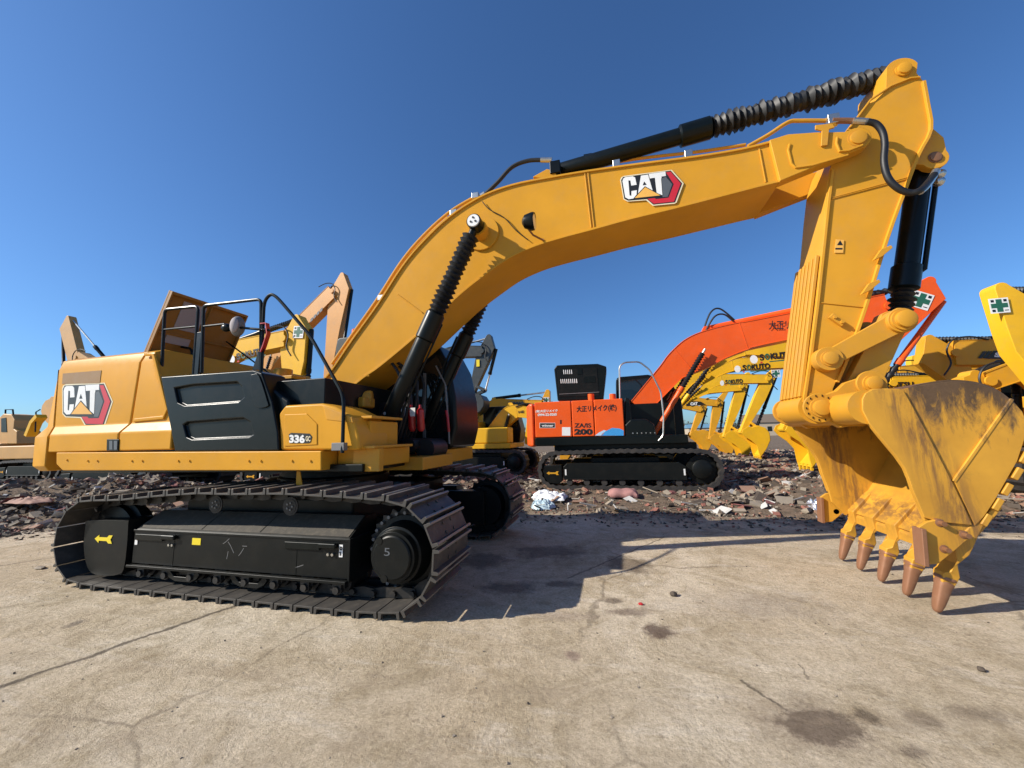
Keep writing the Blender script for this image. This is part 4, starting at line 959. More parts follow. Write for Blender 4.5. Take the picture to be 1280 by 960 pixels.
def sokuto(tl, tr, bl, y, parent):
    a = Vector(P(*tl, y)); b = Vector(P(*tr, y)); c = Vector(P(*bl, y)); u = b-a; w = c-a
    def at(p, q): v = a+u*p+w*q; return (v.x, v.y)
    m = MB(); m.prism([at(.10+.09*math.cos(k*math.pi/8), .5+.42*math.sin(k*math.pi/8)) for k in range(16)], y-.004, y-.001, 0)
    m.prism([at(.45, .82), at(1.0, .82), at(1.0, .93), at(.45, .93)], y-.004, y-.001, 1); m.prism([at(.24, .8), at(.29, .8), at(.29, .95), at(.24, .95)], y-.004, y-.001, 2)
    m.build('logo', [WHT, DGR, DRD], parent, smooth=False)
    text('S', at(.24, .05), at(.345, .05), at(.24, .72), y-.004, DBK, parent, .04)
    text('O', at(.36, .05), at(.48, .05), at(.36, .72), y-.004, DGR, parent, .04)
    text('KUTO', at(.495, .05), at(1, .05), at(.495, .72), y-.004, DBK, parent, .04)
def onY(d, Y, bw=.24): return Y-bw-.014

GRPY = 'excavators parked in the yard behind'
# --- orange machine
Y = 7.1
o = thing('excavator', 'orange-red excavator with its black engine cover raised', 'excavator', (*P(790, 600, Y)[:1], Y, 0))
Yn = 5.85; zd = .13
d = bg_machine(o, Y, 1, (798, 510), (866, 434), (1103, 386), (1157, 354), (1048, 515), OR, bang=45, bs=.9, z0=zd, body=False, we=.52, wf=.28, wt=.33, sdir=(1176, 376), stw=.4)
XL = P(673, 600, 5.75)[0]; XR = P(906, 600, 5.75)[0]; bg_tracks(o, (XL+XR)/2, 7.1, zd, (XR-XL)/2, gauge=1.05, wid=.6, h=1.0)
xs = lambda px: P(px, 520, Yn)[0]
m = MB(); zt = P(715, 501, Yn)[1]; zbm = P(715, 546, Yn)[1]; zb0 = P(715, 558, Yn)[1]
xa = xs(656); m.loft([[(xa+.10, Yn+.05, z), (xs(667), Yn-.01, z), (xs(667), Yn+2.5, z), (xa+.12, Yn+2.4, z), (xa-.12, Yn+1.7, z), (xa-.12, Yn+.8, z)] for z in (zb0, zt-.02)]); m.build('counterweight', OR, o, bevel=.07, seg=3)
door_x = [668, 714.5, 742.5, 780]
for a_, b_ in zip(door_x, door_x[1:]):
    m = MB(); m.box(xs(a_)+.01, xs(b_)-.01, Yn, Yn+(2.5 if a_ < 740 else 1.0), zbm, zt); dp = m.build('side_door', OR, o, bevel=.025, seg=3)
    if a_ == 668: hood = dp
m = MB(); m.box(xs(668), xs(858), Yn-.005, Yn+2.45, zb0+.02, zbm-.01); m.box(xs(690), xs(870), Yn+.2, Yn+2.3, zb0-.25, zb0+.05); m.build('deck_frame', BLK, o, bevel=.03)
m = MB(); m.prism([P(*q, Yn) for q in ((781, 548), (781, 531), (788, 524), (808, 523.5), (818, 530), (822, 548))], Yn+.02, Yn+.9); m.build('tool_box', BLK, o, bevel=.05, seg=3)
for k in range(6):
    q = P(791+k*5.5, 541.5-.1*k, Yn+.02); MB().cyl((q[0], Yn+.02, q[1]), (q[0], Yn+.005, q[1]), .018, n=6).build('rivet', CHR, o)
m = MB(); m.prism([P(*q, Yn+.4) for q in ((781, 530), (781, 498), (786, 499), (790, 530))], Yn+.1, Yn+.9); m.build('bulkhead', BLK, o, bevel=.02)
# cab far side and machinery
m = MB(); Yc = 7.55; m.prism([P(*q, Yc) for q in ((771, 545), (770, 474), (773, 471), (810, 468), (838, 475), (852, 500), (857, 545))], Yc, Yc+.95); cb_ = m.build('cab', BLK, o, bevel=.05, seg=3)
m = MB(); m.prism([P(*q, Yc) for q in ((775, 500), (775, 476), (812, 472), (834, 479), (846, 500))], Yc-.01, Yc+.002); m.build('window', GLS, cb_)
m = MB(); m.box(xs(785), xs(850), Yn+.9, Yc, zb0, zt-.1); m.build('machinery_housing', BLK, o, bevel=.03)
# raised engine cover
Yh = Yn+.7
m = MB(); cov = [P(*q, Yh) for q in ((697, 501), (692.5, 461), (696, 456.5), (747, 454.5), (758, 458), (758, 464), (754, 499))]
m.prism(cov, Yh, Yh+.5); ec = m.build('engine_cover', BLK, o, bevel=.03, seg=3)
m = MB(); m.prism([P(*q, Yh) for q in ((699, 496), (696.5, 463), (746, 459), (749, 495))], Yh-.012, Yh-.002); m.build('inner_panel', DRK, ec, bevel=.008)
for row, n0, x_ in ((0, 5, 704), (1, 9, 700.5)):
    for k in range(n0):
        q = P(x_+k*2.45, (462.5 if row == 0 else 474)-.05*k, Yh); m = MB(); m.prism([(q[0], q[1]), (q[0]+.022, q[1]), (q[0]+.030, q[1]-.13), (q[0]+.008, q[1]-.13)], Yh-.017, Yh-.012); m.build('louvre', WHT, ec)
for a_, b_ in (((722, 461), (728, 468)), ((730, 471), (744, 478))):
    q0 = P(*a_, Yh); q1 = P(*b_, Yh); MB().box(q0[0], q1[0], Yh-.02, Yh-.012, q1[1], q0[1]).build('vent', BLK, ec)
m = MB(); q0 = P(699, 493, Yh); q1 = P(749, 489, Yh); m.box(q0[0], q1[0], Yh-.02, Yh-.008, q0[1], q1[1]-.02); m.build('cover_seam', GRY, ec)
for px in (739, 766):
    q = P(px, 499, Yn+.5); m = MB(); m.cyl((q[0], Yn+.5, q[1]-.2), (q[0], Yn+.5, q[1]+.15), .09, n=20); m.build('exhaust_stub', OR, o)
m = MB(); m.tube(rounded([bp(775, 505, Y=Yn+.1), bp(774, 458, Y=Yn+.1), bp(780, 453, Y=Yn+.1), bp(799, 452, Y=Yn+.1), bp(812, 462, Y=Yn+.05), bp(826, 490, Y=Yn), bp(829.5, 520, Y=Yn), bp(829, 545, Y=Yn), bp(823, 551, Y=Yn)], .1), .022, 8); m.build('handrail', CHR, o)
def ot(s, tl, tr, bl, mat=DBK, b=.02, y=Yn-.004): textp(s, tl, tr, bl, y, mat, o, b)
ot('大正リメイク(株)', (720.5, 507.5), (770.5, 505), (720.7, 516.5), DBK, .03)
ot('ZA/IS', (718, 529), (739, 529), (718, 534.5), DBK, .03); ot('200', (717.8, 536), (741, 536), (717.8, 543.5), DBK, .06)
ot('(有)大正リメイク', (669.5, 512.5), (697, 511.5), (669.6, 516.3), WHT, .04); ot('0994-22-0265', (672, 517), (696, 516.2), (672, 520.3), WHT, .04)
m = MB(); m.prism([P(*q, Yn) for q in ((675, 529), (693.5, 529), (693.5, 534.5), (675, 534.5))], Yn-.004, Yn, 1); m.prism([P(*q, Yn) for q in ((674.5, 528.5), (694, 528.5), (694, 535), (674.5, 535))], Yn-.002, Yn, 0)
m.prism([P(*q, Yn) for q in ((702.5, 534), (713, 534), (713, 544.5), (702.5, 544.5))], Yn-.004, Yn, 0)
m.prism([P(*q, Yn) for q in ((700, 525), (702, 525), (702, 530), (700, 530))], Yn-.004, Yn, 1)
m.build('label_plate', [WHT, DBK], o, smooth=False)
ot('winner', (677, 530.4), (692, 530.4), (677, 533.4), WHT, .03, Yn-.006)
BLU = paint('blue_decal', (.05, .32, .70), .4, 0, coat=0); LBL = paint('pale_blue_decal', (.45, .62, .80), .4, 0, coat=0)
m = MB(); ar = [(779.5, 544.5), (752, 544.5), (757, 539), (765, 534.8), (774, 535.5), (779.5, 538)]
m.prism(PP(ar, Yn), Yn-.004, Yn, 0); m.prism(PP([(743.5, 544.5), (749, 540.5), (755, 537.5), (758, 538.5), (753, 542), (751.5, 544.5)], Yn), Yn-.004, Yn, 1); m.build('swoosh_decal', [BLU, LBL], o, smooth=False)
textp('大正リメイク(株)', (961, 401), (1035, 398), (961, 414), Y-.27, DBK, d['boom'], .02)
q = P(1152, 375, Y-.2); cross_sticker(q[0], q[1], .22, Y-.18, d['stick'], -28)
m = MB()
for k, pts in enumerate(([(879, 414), (888, 391), (900, 386), (919, 401)], [(882, 414), (893, 396), (905, 393), (917, 402)])): m.tube([Vector(v) for v in catmull([tuple(bp(a_, b_, Y=Y-.1*k)) for a_, b_ in pts], 6)], .025, 8)
m.build('hydraulic_hose', RUB, d['boom'])

def bgm(label, Y, dr, foot, elbow, tip, T, end, col, **kw):
    global ORG
    xx = P(*foot, Y)[0]; o = thing('excavator', label, 'excavator', (xx, Y, 0)); o['group'] = GRPY
    return o, bg_machine(o, Y, dr, foot, elbow, tip, T, end, col, **kw)

# --- row of yellow machines at right, arms reaching right
o, d = bgm('nearest lemon-yellow excavator behind the orange one, its lettered boom the topmost of the yellow row', 11, 1, (796, 540), (895, 432), (1020, 440), (1040, 405), (980, 536), LEM, bang=24, bs=1.0, we=.44, wt=.28)
sokuto((936, 443.5), (990, 438), (938, 456), 11-.256, d['boom'])
o, d = bgm('lemon-yellow excavator whose boom is a narrow lettered strip between two other booms', 13.5, 1, (792, 542), (882, 457), (1003, 453), (1025, 424), (1000, 540), LEM, bang=20, bs=0, we=.40)
sokuto((917, 456.5), (962, 453), (918, 467), 13.5-.256, d['boom'])
o, d = bgm('lemon-yellow excavator with the lowest lettered boom and a green cross on its stick', 18, 1, (790, 542), (880, 474), (958, 474), (976, 455), (927, 540), LEM, bang=28, bs=1.0, we=.40, half=2.0)
sokuto((899.5, 475), (928, 473), (900, 483), 18-.256, d['boom']); q = P(970, 467, 17.8); cross_sticker(q[0], q[1], .2, 17.8, d['stick'], 0)
o, d = bgm('lemon-yellow excavator with a plain upright stick just left of the green-cross stick', 21, 1, (796, 542), (868, 488), (925, 484), (934, 468), (906, 545), LEM, bang=30, bs=1.15, we=.35)
o, d = bgm('amber excavator with a black and white logo on its low boom, behind the orange machine', 25, 1, (790, 545), (850, 500), (896, 504), (908, 489), (888, 548), AMY, bang=30, bs=1.2, we=.42)
m = MB(); y = 25-.26; m.prism([P(*q, y) for q in ((857, 501), (876, 502), (882, 505.5), (876, 506.5), (858, 508))], y-.004, y, 0); m.build('logo', [DBK], d['boom'], smooth=False)
textp('CAT', (863, 503), (872, 502.6), (863, 506.8), y-.008, WHT, d['boom'], .06)
o, d = bgm('farthest amber excavator of the row, its thin stick and bucket beside the orange machine', 29, 1, (796, 545), (845, 505), (876, 512), (884, 499), (864, 543), AMY, bang=26, bs=1.25, we=.40)

# --- left of the boom
o, d = bgm('lemon-yellow excavator behind the opened engine cover, pale cross on its stick', 5.2, 1, (250, 505), (278, 442), (362, 425), (375, 399), (366, 520), LEM, bang=10, z0=.12, xc=P(125, 600, 3.8)[0], half=2.15, we=.34, wt=.26, wf=.26, arrow=1, bs=1.0, cab=False, tail=2.2, sdir=(388, 412), stw=.6, k=.6, house_h=.7)
sokuto((284, 444), (330, 433), (286, 456), 5.2-.256, d['boom']); q = P(373, 415, 5.0); cross_sticker(q[0], q[1], .20, 5.0, d['stick'], -5)
o, d = bgm('tan-orange excavator whose tall boom and stick peak just left of the big boom', 10.5, 1, (310, 520), (345, 440), (419, 366), (430, 345), (408, 505), TNO, bang=10, we=.42, wt=.36, stw=.5, sdir=(439, 362))
m = MB(); y = 10.5-.256
for k in range(4): m.prism([P(*q, y) for q in ((388+k*4, 399-k*4), (391+k*4, 396-k*4), (391+k*4, 400-k*4), (388+k*4, 403-k*4))], y-.004, y)
m.build('lettering', DGY, d['boom'], smooth=False)
o = thing('excavator', 'black cab with an amber beacon on its roof showing just left of the big boom', 'excavator', (-3.6, 6.5, 0)); o['group'] = GRPY
Yk = 6.5; m = MB(); pc = [P(*q, Yk) for q in ((419, 440), (421, 425), (424, 422), (445, 420), (449, 426), (452, 470))]; zlow = 1.35
m.prism([(pc[0][0]-.1, zlow)]+pc+[(pc[-1][0]+.3, zlow)], Yk, Yk+1.0); cb_ = m.build('cab', DGM, o, bevel=.05)
q = bp(443, 419, Y=Yk+.3); m = MB(); m.lathe((q.x, q.y, q.z-.02), (q.x, q.y, q.z+.06), [(0, .12), (1, .12)], 16); m.build('beacon_base', BLK, cb_); m = MB(); m.lathe((q.x, q.y, q.z+.06), (q.x, q.y, q.z+.24), [(0, .10), (.8, .09), (1, .05)], 16); m.build('beacon', AMB, cb_)
m = MB(); m.box(pc[0][0]-2.4, pc[-1][0]+.4, Yk-1.2, Yk+1.1, 1.1, 1.35); m.box(pc[0][0]-2.6, pc[0][0]-.1, Yk-1.1, Yk+1.1, 1.35, 2.3); m.build('house', DGM, o, bevel=.05); bg_tracks(o, pc[0][0]-.3, Yk, .1, 2.0)
o, d = bgm('tan excavator whose stick tip peeks over the engine hood at the far left', 9, -1, (190, 570), (150, 480), (102, 448), (89, 398), (85, 500), TAN, bang=0, bs=1.0, we=.42, wt=.34, bellow=False, half=2.0, sdir=(79.5, 412), stw=.2)
o, d = bgm('tan excavator with a black deck, cut off by the left edge of the picture', 10.5, -1, (-14, 540), (-60, 505), (-120, 515), (-140, 505), (-130, 560), TAN, bang=10, xc=P(2, 560, 10.5)[0], half=2.1, cab=True, cabcol=TAN, tail=3.0, house_h=.75)
m = MB(); Yq = 9.5
m.prism([P(*q, Yq) for q in ((-30, 555), (-30, 522), (0, 521), (4, 517), (14, 518), (18, 525), (17, 536), (21, 539), (21, 555))], Yq, Yq+1.0); m.build('engine_cover', TAN, o, bevel=.05)
m = MB(); m.prism([P(*q, Yq) for q in ((2, 540), (2, 523), (8, 522), (9, 540))], Yq-.02, Yq+.01); m.build('grille', BLK, o)
m = MB(); m.tube([bp(6, 530, Y=9.6), bp(7, 512, Y=9.6), bp(16, 512, Y=9.6), bp(18, 530, Y=9.6)], .04, 8); m.build('handrail', BLK, o)
o = thing('excavator', 'half-hidden excavator showing a yellow arm and rail beside the big counterweight', 'excavator', (-24, 9.0, 0)); o['group'] = GRPY
m = MB(); m.ribbon([P(38, 545, 8.0), P(45, 528, 8.0), P(52, 520, 8.0)], 7.8, 8.2, .22); m.build('boom', LEM, o, bevel=.01); m = MB(); m.tube([bp(44, 540, Y=7.9), bp(45, 515, Y=7.9), bp(50, 512, Y=7.9)], .03, 8); m.build('handrail', BLK, o)
q = P(52, 560, 8.0); m = MB(); m.box(q[0]-2.0, q[0]+3.2, 7.2, 9.6, 1.1, 1.75); m.build('house', TAN, o, bevel=.06); bg_tracks(o, q[0]+1, 8.4, .1, 2.0)
o, d = bgm('dark grey excavator with an upright stick and hanging bucket, right of the black cab', 10.5, 1, (500, 540), (560, 440), (604, 440), (612, 422), (590, 493), DGM, bang=-8, bs=.75, we=.35, bellow=False, half=2.0, bw=.2, sdir=(.55, .1))
m = MB(); q = P(598, 451, 10.33); m.box(q[0]-.09, q[0]+.05, 10.32, 10.33, q[1]-.25, q[1]+.05); m.build('yellow_sticker', DYL, d['stick'])
o, d = bgm('amber excavator with faded lettering on its boom, left of the orange machine', 14.5, 1, (598, 550), (613, 505), (678, 506), (685, 490), (691, 548), AMY, bang=20, bs=1.0, we=.40, bellow=False, half=2.0)
m = MB(); y = 14.5-.256
for k in range(6): m.prism([P(*q, y) for q in ((635+k*3.4, 502), (637+k*3.4, 502), (637+k*3.4, 505), (635.4+k*3.4, 505))], y-.004, y)
m.build('lettering', DGY, d['boom'], smooth=False); q = P(683, 500, 14.3); cross_sticker(q[0], q[1], .14, 14.3, d['stick'], 0)
o, d = bgm('low lemon-yellow excavator between the big black cab and the orange machine', 11.0, 1, (612, 549), (640, 513), (668, 517), (676, 508), (660, 552), LEM, bang=20, bs=0, we=.34, wf=.30, half=2.0, cab=True)
textp('HE', (648, 513.6), (655, 513), (648, 516.5), 11-.258, DBK, d['boom'], .04)

# --- right edge, arms reaching left
o, d = bgm('lemon-yellow excavator at the right edge, green cross on its stick head', 4.6, -1, (1480, 500), (1400, 380), (1290, 392), (1243, 364), (1335, 520), LEM, bang=0, bs=0, we=.34, wt=.26, sdir=(-.55, -.3), stw=.5)
q = P(1249, 382, 4.4); cross_sticker(q[0], q[1], .15, 4.4, d['stick'], 0)
o, d = bgm('amber excavator with black chevrons and white letters on its boom', 8.5, -1, (1420, 520), (1330, 440), (1185, 443), (1157, 425), (1240, 545), AMY, bang=0, bs=0, we=.42, wt=.34, sdir=(1147, 455), stw=.3)
y = 8.5-.256; m = MB()
for k in range(2): m.prism([P(*q, y) for q in ((1222+k*6, 448), (1227+k*6, 448), (1234+k*6, 439), (1229+k*6, 439))], y-.004, y)
m.prism([P(*q, y) for q in ((1233, 448.5), (1242, 438.5), (1300, 438.5), (1300, 448.5))], y-.004, y); m.build('chevron_decal', DBK, d['boom'], smooth=False)
textp('SANY', (1244, 440.5), (1282, 440), (1242.5, 446.5), y-.007, WHT, d['boom'], .06)
o, d = bgm('amber excavator with an arched boom and spring-like black cylinder boot, right of the big bucket', 10, -1, (1340, 560), (1262, 430), (1196, 482), (1180, 470), (1210, 560), AMY, bang=0, bs=0, we=.40, wt=.24, wf=.34)
o, d = bgm('distant amber excavator whose boom tip shows above the bucket hinge', 13, -1, (1250, 520), (1200, 462), (1122, 466), (1108, 462), (1125, 540), AMY, bang=0, bs=0, we=.34)
o, d = bgm('distant bright yellow excavator with black letters on its boom, above the bucket hinge', 11, -1, (1260, 530), (1215, 478), (1110, 480), (1090, 470), (1120, 545), LEM, bang=0, bs=0, we=.30)
textp('KOMATSU', (1092, 478), (1142, 477), (1092, 484), 11-.258, DBK, d['boom'], .05)

o, d = bgm('amber excavator low behind the right rim of the bucket, its black undercarriage showing', 6.4, -1, (1330, 500), (1290, 455), (1225, 478), (1212, 470), (1240, 570), AMY, bang=0, bs=0, we=.30, wt=.2, xc=P(1345, 560, 6.4)[0], half=2.1, cab=False)
o, d = bgm('far lemon-yellow excavator whose boom crosses just above the amber booms at the right', 16, -1, (1240, 535), (1205, 470), (1150, 455), (1140, 448), (1150, 545), LEM, bang=0, bs=0, we=.34)
# =================================================================== GROUND
world0()
def slab_edge_y(x):
    pts = [(-60, -1.5), (-14, -1.0), (-7.6, .1), (-4, 2.6), (0, 3.6), (3, 3.5), (5, 3.4), (7.6, 3.2), (9, 3.4), (12, 4.2), (60, 5.0)]
    for a, b in zip(pts, pts[1:]):
        if x <= b[0]: t = max(0, (x-a[0])/(b[0]-a[0])); y = a[1]+(b[1]-a[1])*t; break
    else: y = 5.0
    return y+.22*noise.noise(Vector((x*.7, 3, 0)))+.10*noise.noise(Vector((x*3.1, 9, 0)))
def gz(x, y):
    e = y-slab_edge_y(x)
    if e < -.15: return -.12
    t = min(1, (e+.15)/.9); h = -.12+t*.20
    n1 = noise.noise(Vector((x*.55, y*.55, 1)))*.10+noise.noise(Vector((x*1.9, y*1.9, 4)))*.05
    h += t*n1*(1 if y < 26 else .4)
    # heaps of spoil left of the machine
    for hx, hy, hr, hh in ((-8.2, 2.6, 1.5, .62), (-10.8, 1.8, 2.0, .6), (-6.0, 4.2, 1.8, .35), (-14.5, 2.2, 2.8, .42), (-3.0, 5.4, 1.6, .22), (1.6, 4.9, 1.2, .12), (9.6, 6.3, 2.2, .22), (12.4, 6.6, 1.8, .2)):
        r2 = ((x-hx)**2+(y-hy)**2)/hr**2; h += t*hh*math.exp(-r2*1.6)*(1+.5*noise.noise(Vector((x*2.3, y*2.3, 7))))
    return h
def groundmat():
    m, nt, N, L, B = nodes('debris_soil')
    tc = N.new('ShaderNodeTexCoord').outputs['Object']
    a = nz(N, L, tc, .5, 6, .65); b = nz(N, L, tc, 4.5, 10, .8); c = nz(N, L, tc, 22, 6, .75)
    col = mix(N, L, ramp(N, L, a, .38, .62), (.24, .18, .125), (.25, .17, .12))
    col = mix(N, L, ramp(N, L, b, .40, .62), (.11, .085, .06), col)
    col = mix(N, L, math_(N, L, 'MULTIPLY', ramp(N, L, c, .58, .66), .7), col, (.38, .31, .24))
    L.new(col, B.inputs['Base Color']); B.inputs['Roughness'].default_value = .95; B.inputs['Specular IOR Level'].default_value = .15
    bump(N, L, B, math_(N, L, 'ADD', b, math_(N, L, 'MULTIPLY', c, .5)), .9, .06); return m
SOIL = groundmat()
def grid_mesh(xsv, ysv, fz):
    m = MB(); nx = len(xsv); m.v = [(x, y, fz(x, y)) for y in ysv for x in xsv]
    for j in range(len(ysv)-1):
        for i in range(nx-1): m.f.append((j*nx+i, j*nx+i+1, (j+1)*nx+i+1, (j+1)*nx+i)); m.m.append(0)
    return m
xv = [-1500, -600, -250, -120, -70]+[-45+i*.8 for i in range(26)]+[-24+i*.2 for i in range(200)]+[16+i*1.0 for i in range(30)]+[60, 100, 200, 500, 1500]
yv = [-60, -30, -15, -8]+[-5+i*.22 for i in range(100)]+[17+i*.8 for i in range(30)]+[50, 70, 110, 200, 500, 1600]
g = grid_mesh(sorted(set(xv)), sorted(set(yv)), gz); g = g.build('ground', SOIL); g['kind'] = 'structure'

def concmat():
    m, nt, N, L, B = nodes('worn_concrete')
    tc = N.new('ShaderNodeTexCoord').outputs['Object']
    big = nz(N, L, tc, .35, 5, .6, .5); mid_ = nz(N, L, tc, 1.6, 8, .7, .8); fine = nz(N, L, tc, 14, 10, .78); grit = nz(N, L, tc, 110, 5, .8)
    streak = nz(N, L, tc, 1.0, 9, .75, .5, ((1.2, 5, 1), (0, 0, R(-20))))
    col = mix(N, L, ramp(N, L, big, .36, .64), (.61, .485, .325), (.76, .645, .48))
    col = mix(N, L, ramp(N, L, mid_, .46, .66), col, (.50, .40, .26))
    col = mix(N, L, math_(N, L, 'MULTIPLY', ramp(N, L, streak, .54, .68), .7), col, (.80, .70, .56))
    col = mix(N, L, math_(N, L, 'MULTIPLY', ramp(N, L, fine, .56, .70), .75), col, (.16, .115, .08))
    col = mix(N, L, math_(N, L, 'MULTIPLY', ramp(N, L, fine, .22, .38, (1, 1, 1, 1), (0, 0, 0, 1)), .65), col, (.82, .72, .58))
    col = mix(N, L, math_(N, L, 'MULTIPLY', ramp(N, L, grit, .52, .68), .55), col, (.16, .12, .085))
    sep = N.new('ShaderNodeSeparateXYZ'); L.new(tc, sep.inputs[0])
    wob = math_(N, L, 'MULTIPLY', math_(N, L, 'SUBTRACT', nz(N, L, tc, 4.0, 8, .75), .5), 1.3)
    wob2 = math_(N, L, 'MULTIPLY', math_(N, L, 'SUBTRACT', nz(N, L, tc, 5, 5, .7), .5), .14)
    def stain(cx, cy, rx, ry, rot, colr, amt, soft=.35):
        nonlocal col
        c, s = math.cos(rot), math.sin(rot)
        dx = math_(N, L, 'SUBTRACT', sep.outputs['X'], cx); dy = math_(N, L, 'SUBTRACT', sep.outputs['Y'], cy)
        u = math_(N, L, 'ADD', math_(N, L, 'MULTIPLY', dx, c/rx), math_(N, L, 'MULTIPLY', dy, s/rx)); v = math_(N, L, 'ADD', math_(N, L, 'MULTIPLY', dx, -s/ry), math_(N, L, 'MULTIPLY', dy, c/ry))
        r = math_(N, L, 'SQRT', math_(N, L, 'ADD', math_(N, L, 'MULTIPLY', u, u), math_(N, L, 'MULTIPLY', v, v)), 0)
        r = math_(N, L, 'ADD', r, math_(N, L, 'MULTIPLY', wob, 2.0)); f = ramp(N, L, r, 1-soft, 1, (amt,)*3+(1,), (0, 0, 0, 1)); col = mix(N, L, f, col, colr)
    def st_px(px, py, wx, wy, colr, amt, soft=.35):
        a = G(px-wx, py); b = G(px+wx, py); c_ = G(px, py); d_ = G(px, py-wy); e_ = G(px, py+wy)
        stain(c_.x, c_.y, (b-a).length/2, (d_-e_).length/2, math.atan2((b-a).y, (b-a).x), colr, amt, soft)
    st_px(1018, 904, 52, 22, (.10, .07, .05), .8); st_px(1085, 895, 15, 10, (.10, .07, .05), .7); st_px(1150, 900, 28, 12, (.14, .10, .07), .55, .6); st_px(1225, 893, 50, 12, (.14, .10, .07), .5, .7); st_px(1140, 940, 25, 10, (.12, .08, .06), .55, .6)
    st_px(825, 790, 22, 11, (.11, .065, .05), .8, .5); st_px(785, 765, 40, 6, (.14, .09, .07), .6, .6); st_px(788, 706, 34, 12, (.17, .125, .08), .75, .5); st_px(765, 751, 14, 4, (.16, .12, .09), .7, .5); st_px(95, 779, 10, 4, (.14, .11, .08), .7, .5); st_px(716, 820, 12, 8, (.22, .13, .12), .5, .6); st_px(1010, 905, 90, 45, (.28, .21, .15), .5, .8)
    st_px(955, 755, 120, 22, (.46, .39, .32), .45, .8); st_px(700, 770, 60, 8, (.40, .32, .30), .3, .8)
    for q in ((690, 690, 60, 10), (640, 735, 40, 9), (700, 730, 30, 5), (600, 700, 40, 12)): st_px(*q, (.12, .10, .08), .65, .5)
    # one long wandering and a few short cracks; also the painted handrail shadow
    def crack_and_shade(p, q, w, dark, wobk=1.0):
        nonlocal col
        a = G(*p); b = G(*q); d = (b-a); Ln = d.length; d = d/Ln; nx, ny = -d.y, d.x
        dist = math_(N, L, 'ADD', math_(N, L, 'ADD', math_(N, L, 'MULTIPLY', sep.outputs['X'], nx), math_(N, L, 'MULTIPLY', sep.outputs['Y'], ny)), -(a.x*nx+a.y*ny))
        dist = math_(N, L, 'ABSOLUTE', math_(N, L, 'ADD', dist, math_(N, L, 'MULTIPLY', wob2, wobk)), 0)
        al = math_(N, L, 'ADD', math_(N, L, 'ADD', math_(N, L, 'MULTIPLY', sep.outputs['X'], d.x), math_(N, L, 'MULTIPLY', sep.outputs['Y'], d.y)), -(a.x*d.x+a.y*d.y))
        ins = math_(N, L, 'MULTIPLY', math_(N, L, 'GREATER_THAN', al, 0), math_(N, L, 'LESS_THAN', al, Ln))
        f = math_(N, L, 'MULTIPLY', math_(N, L, 'MULTIPLY', ramp(N, L, dist, w*.3, w, (1, 1, 1, 1), (0, 0, 0, 1)), ins), dark); col = mix(N, L, f, col, (.075, .055, .04))
    crack_and_shade((-60, 880), (300, 755), .035, .8); crack_and_shade((-30, 712), (84, 694), .03, .6); crack_and_shade((925, 850), (985, 888), .018, .7, 1); crack_and_shade((1000, 830), (1012, 850), .010, .6, 1)
    crack_and_shade((709, 723), (830, 672), .02, .6, .6)  # dark line painted along a pale crack and the handrail's cast shadow
    grain = nz(N, L, tc, 42, 7, .75); col = mix(N, L, .85, col, ramp(N, L, grain, .36, .62, (.60, .58, .55, 1), (1.0, 1.0, 1.0, 1)), 'MULTIPLY')
    blot = nz(N, L, tc, 7.5, 8, .7, .6); col = mix(N, L, .8, col, ramp(N, L, blot, .34, .56, (.74, .72, .68, 1), (1, 1, 1, 1)), 'MULTIPLY')
    vo = N.new('ShaderNodeTexVoronoi'); vo.feature = 'DISTANCE_TO_EDGE'; vo.inputs['Scale'].default_value = .55
    dw = N.new('ShaderNodeMix'); dw.data_type = 'RGBA'; dw.inputs[0].default_value = .25; L.new(tc, dw.inputs[6])
    nv = N.new('ShaderNodeTexNoise'); nv.inputs['Scale'].default_value = 2.2; nv.inputs['Detail'].default_value = 7; L.new(tc, nv.inputs['Vector']); L.new(nv.outputs['Color'], dw.inputs[7]); L.new(dw.outputs[2], vo.inputs['Vector'])
    hair = math_(N, L, 'MULTIPLY', ramp(N, L, vo.outputs['Distance'], .002, .008, (1, 1, 1, 1), (0, 0, 0, 1)), ramp(N, L, big, .44, .58))
    col = mix(N, L, math_(N, L, 'MULTIPLY', hair, .55), col, (.12, .09, .06))
    for cx_, w_ in ((-3.3, .22), (-2.75, .10), (-4.2, .16)):
        tr_ = math_(N, L, 'ABSOLUTE', math_(N, L, 'ADD', math_(N, L, 'SUBTRACT', sep.outputs['Y'], cx_), math_(N, L, 'ADD', math_(N, L, 'MULTIPLY', sep.outputs['X'], -.10), math_(N, L, 'MULTIPLY', wob2, .8))), 0)
        tf_ = math_(N, L, 'MULTIPLY', ramp(N, L, tr_, w_*.6, w_, (1, 1, 1, 1), (0, 0, 0, 1)), ramp(N, L, nz(N, L, tc, 3.2, 8, .75), .46, .62)); col = mix(N, L, math_(N, L, 'MULTIPLY', tf_, .5), col, (.36, .28, .19))
    at = N.new('ShaderNodeAttribute'); at.attribute_name = 'spill'
    spl = ramp(N, L, math_(N, L, 'ADD', at.outputs['Fac'], math_(N, L, 'MULTIPLY', math_(N, L, 'SUBTRACT', mid_, .5), 2.4)), .42, .80)
    col = mix(N, L, math_(N, L, 'MULTIPLY', spl, .85), col, mix(N, L, fine, (.09, .07, .05), (.30, .23, .16)))
    L.new(col, B.inputs['Base Color']); L.new(ramp(N, L, mid_,   .3, .7, (.68,)*3+(1,), (.92,)*3+(1,)), B.inputs['Roughness']); B.inputs['Specular IOR Level'].default_value = .25
    h = math_(N, L, 'ADD', math_(N, L, 'ADD', math_(N, L, 'MULTIPLY', fine, .6), math_(N, L, 'MULTIPLY', grit, .25)), math_(N, L, 'ADD', math_(N, L, 'MULTIPLY', streak, .3), mid_))
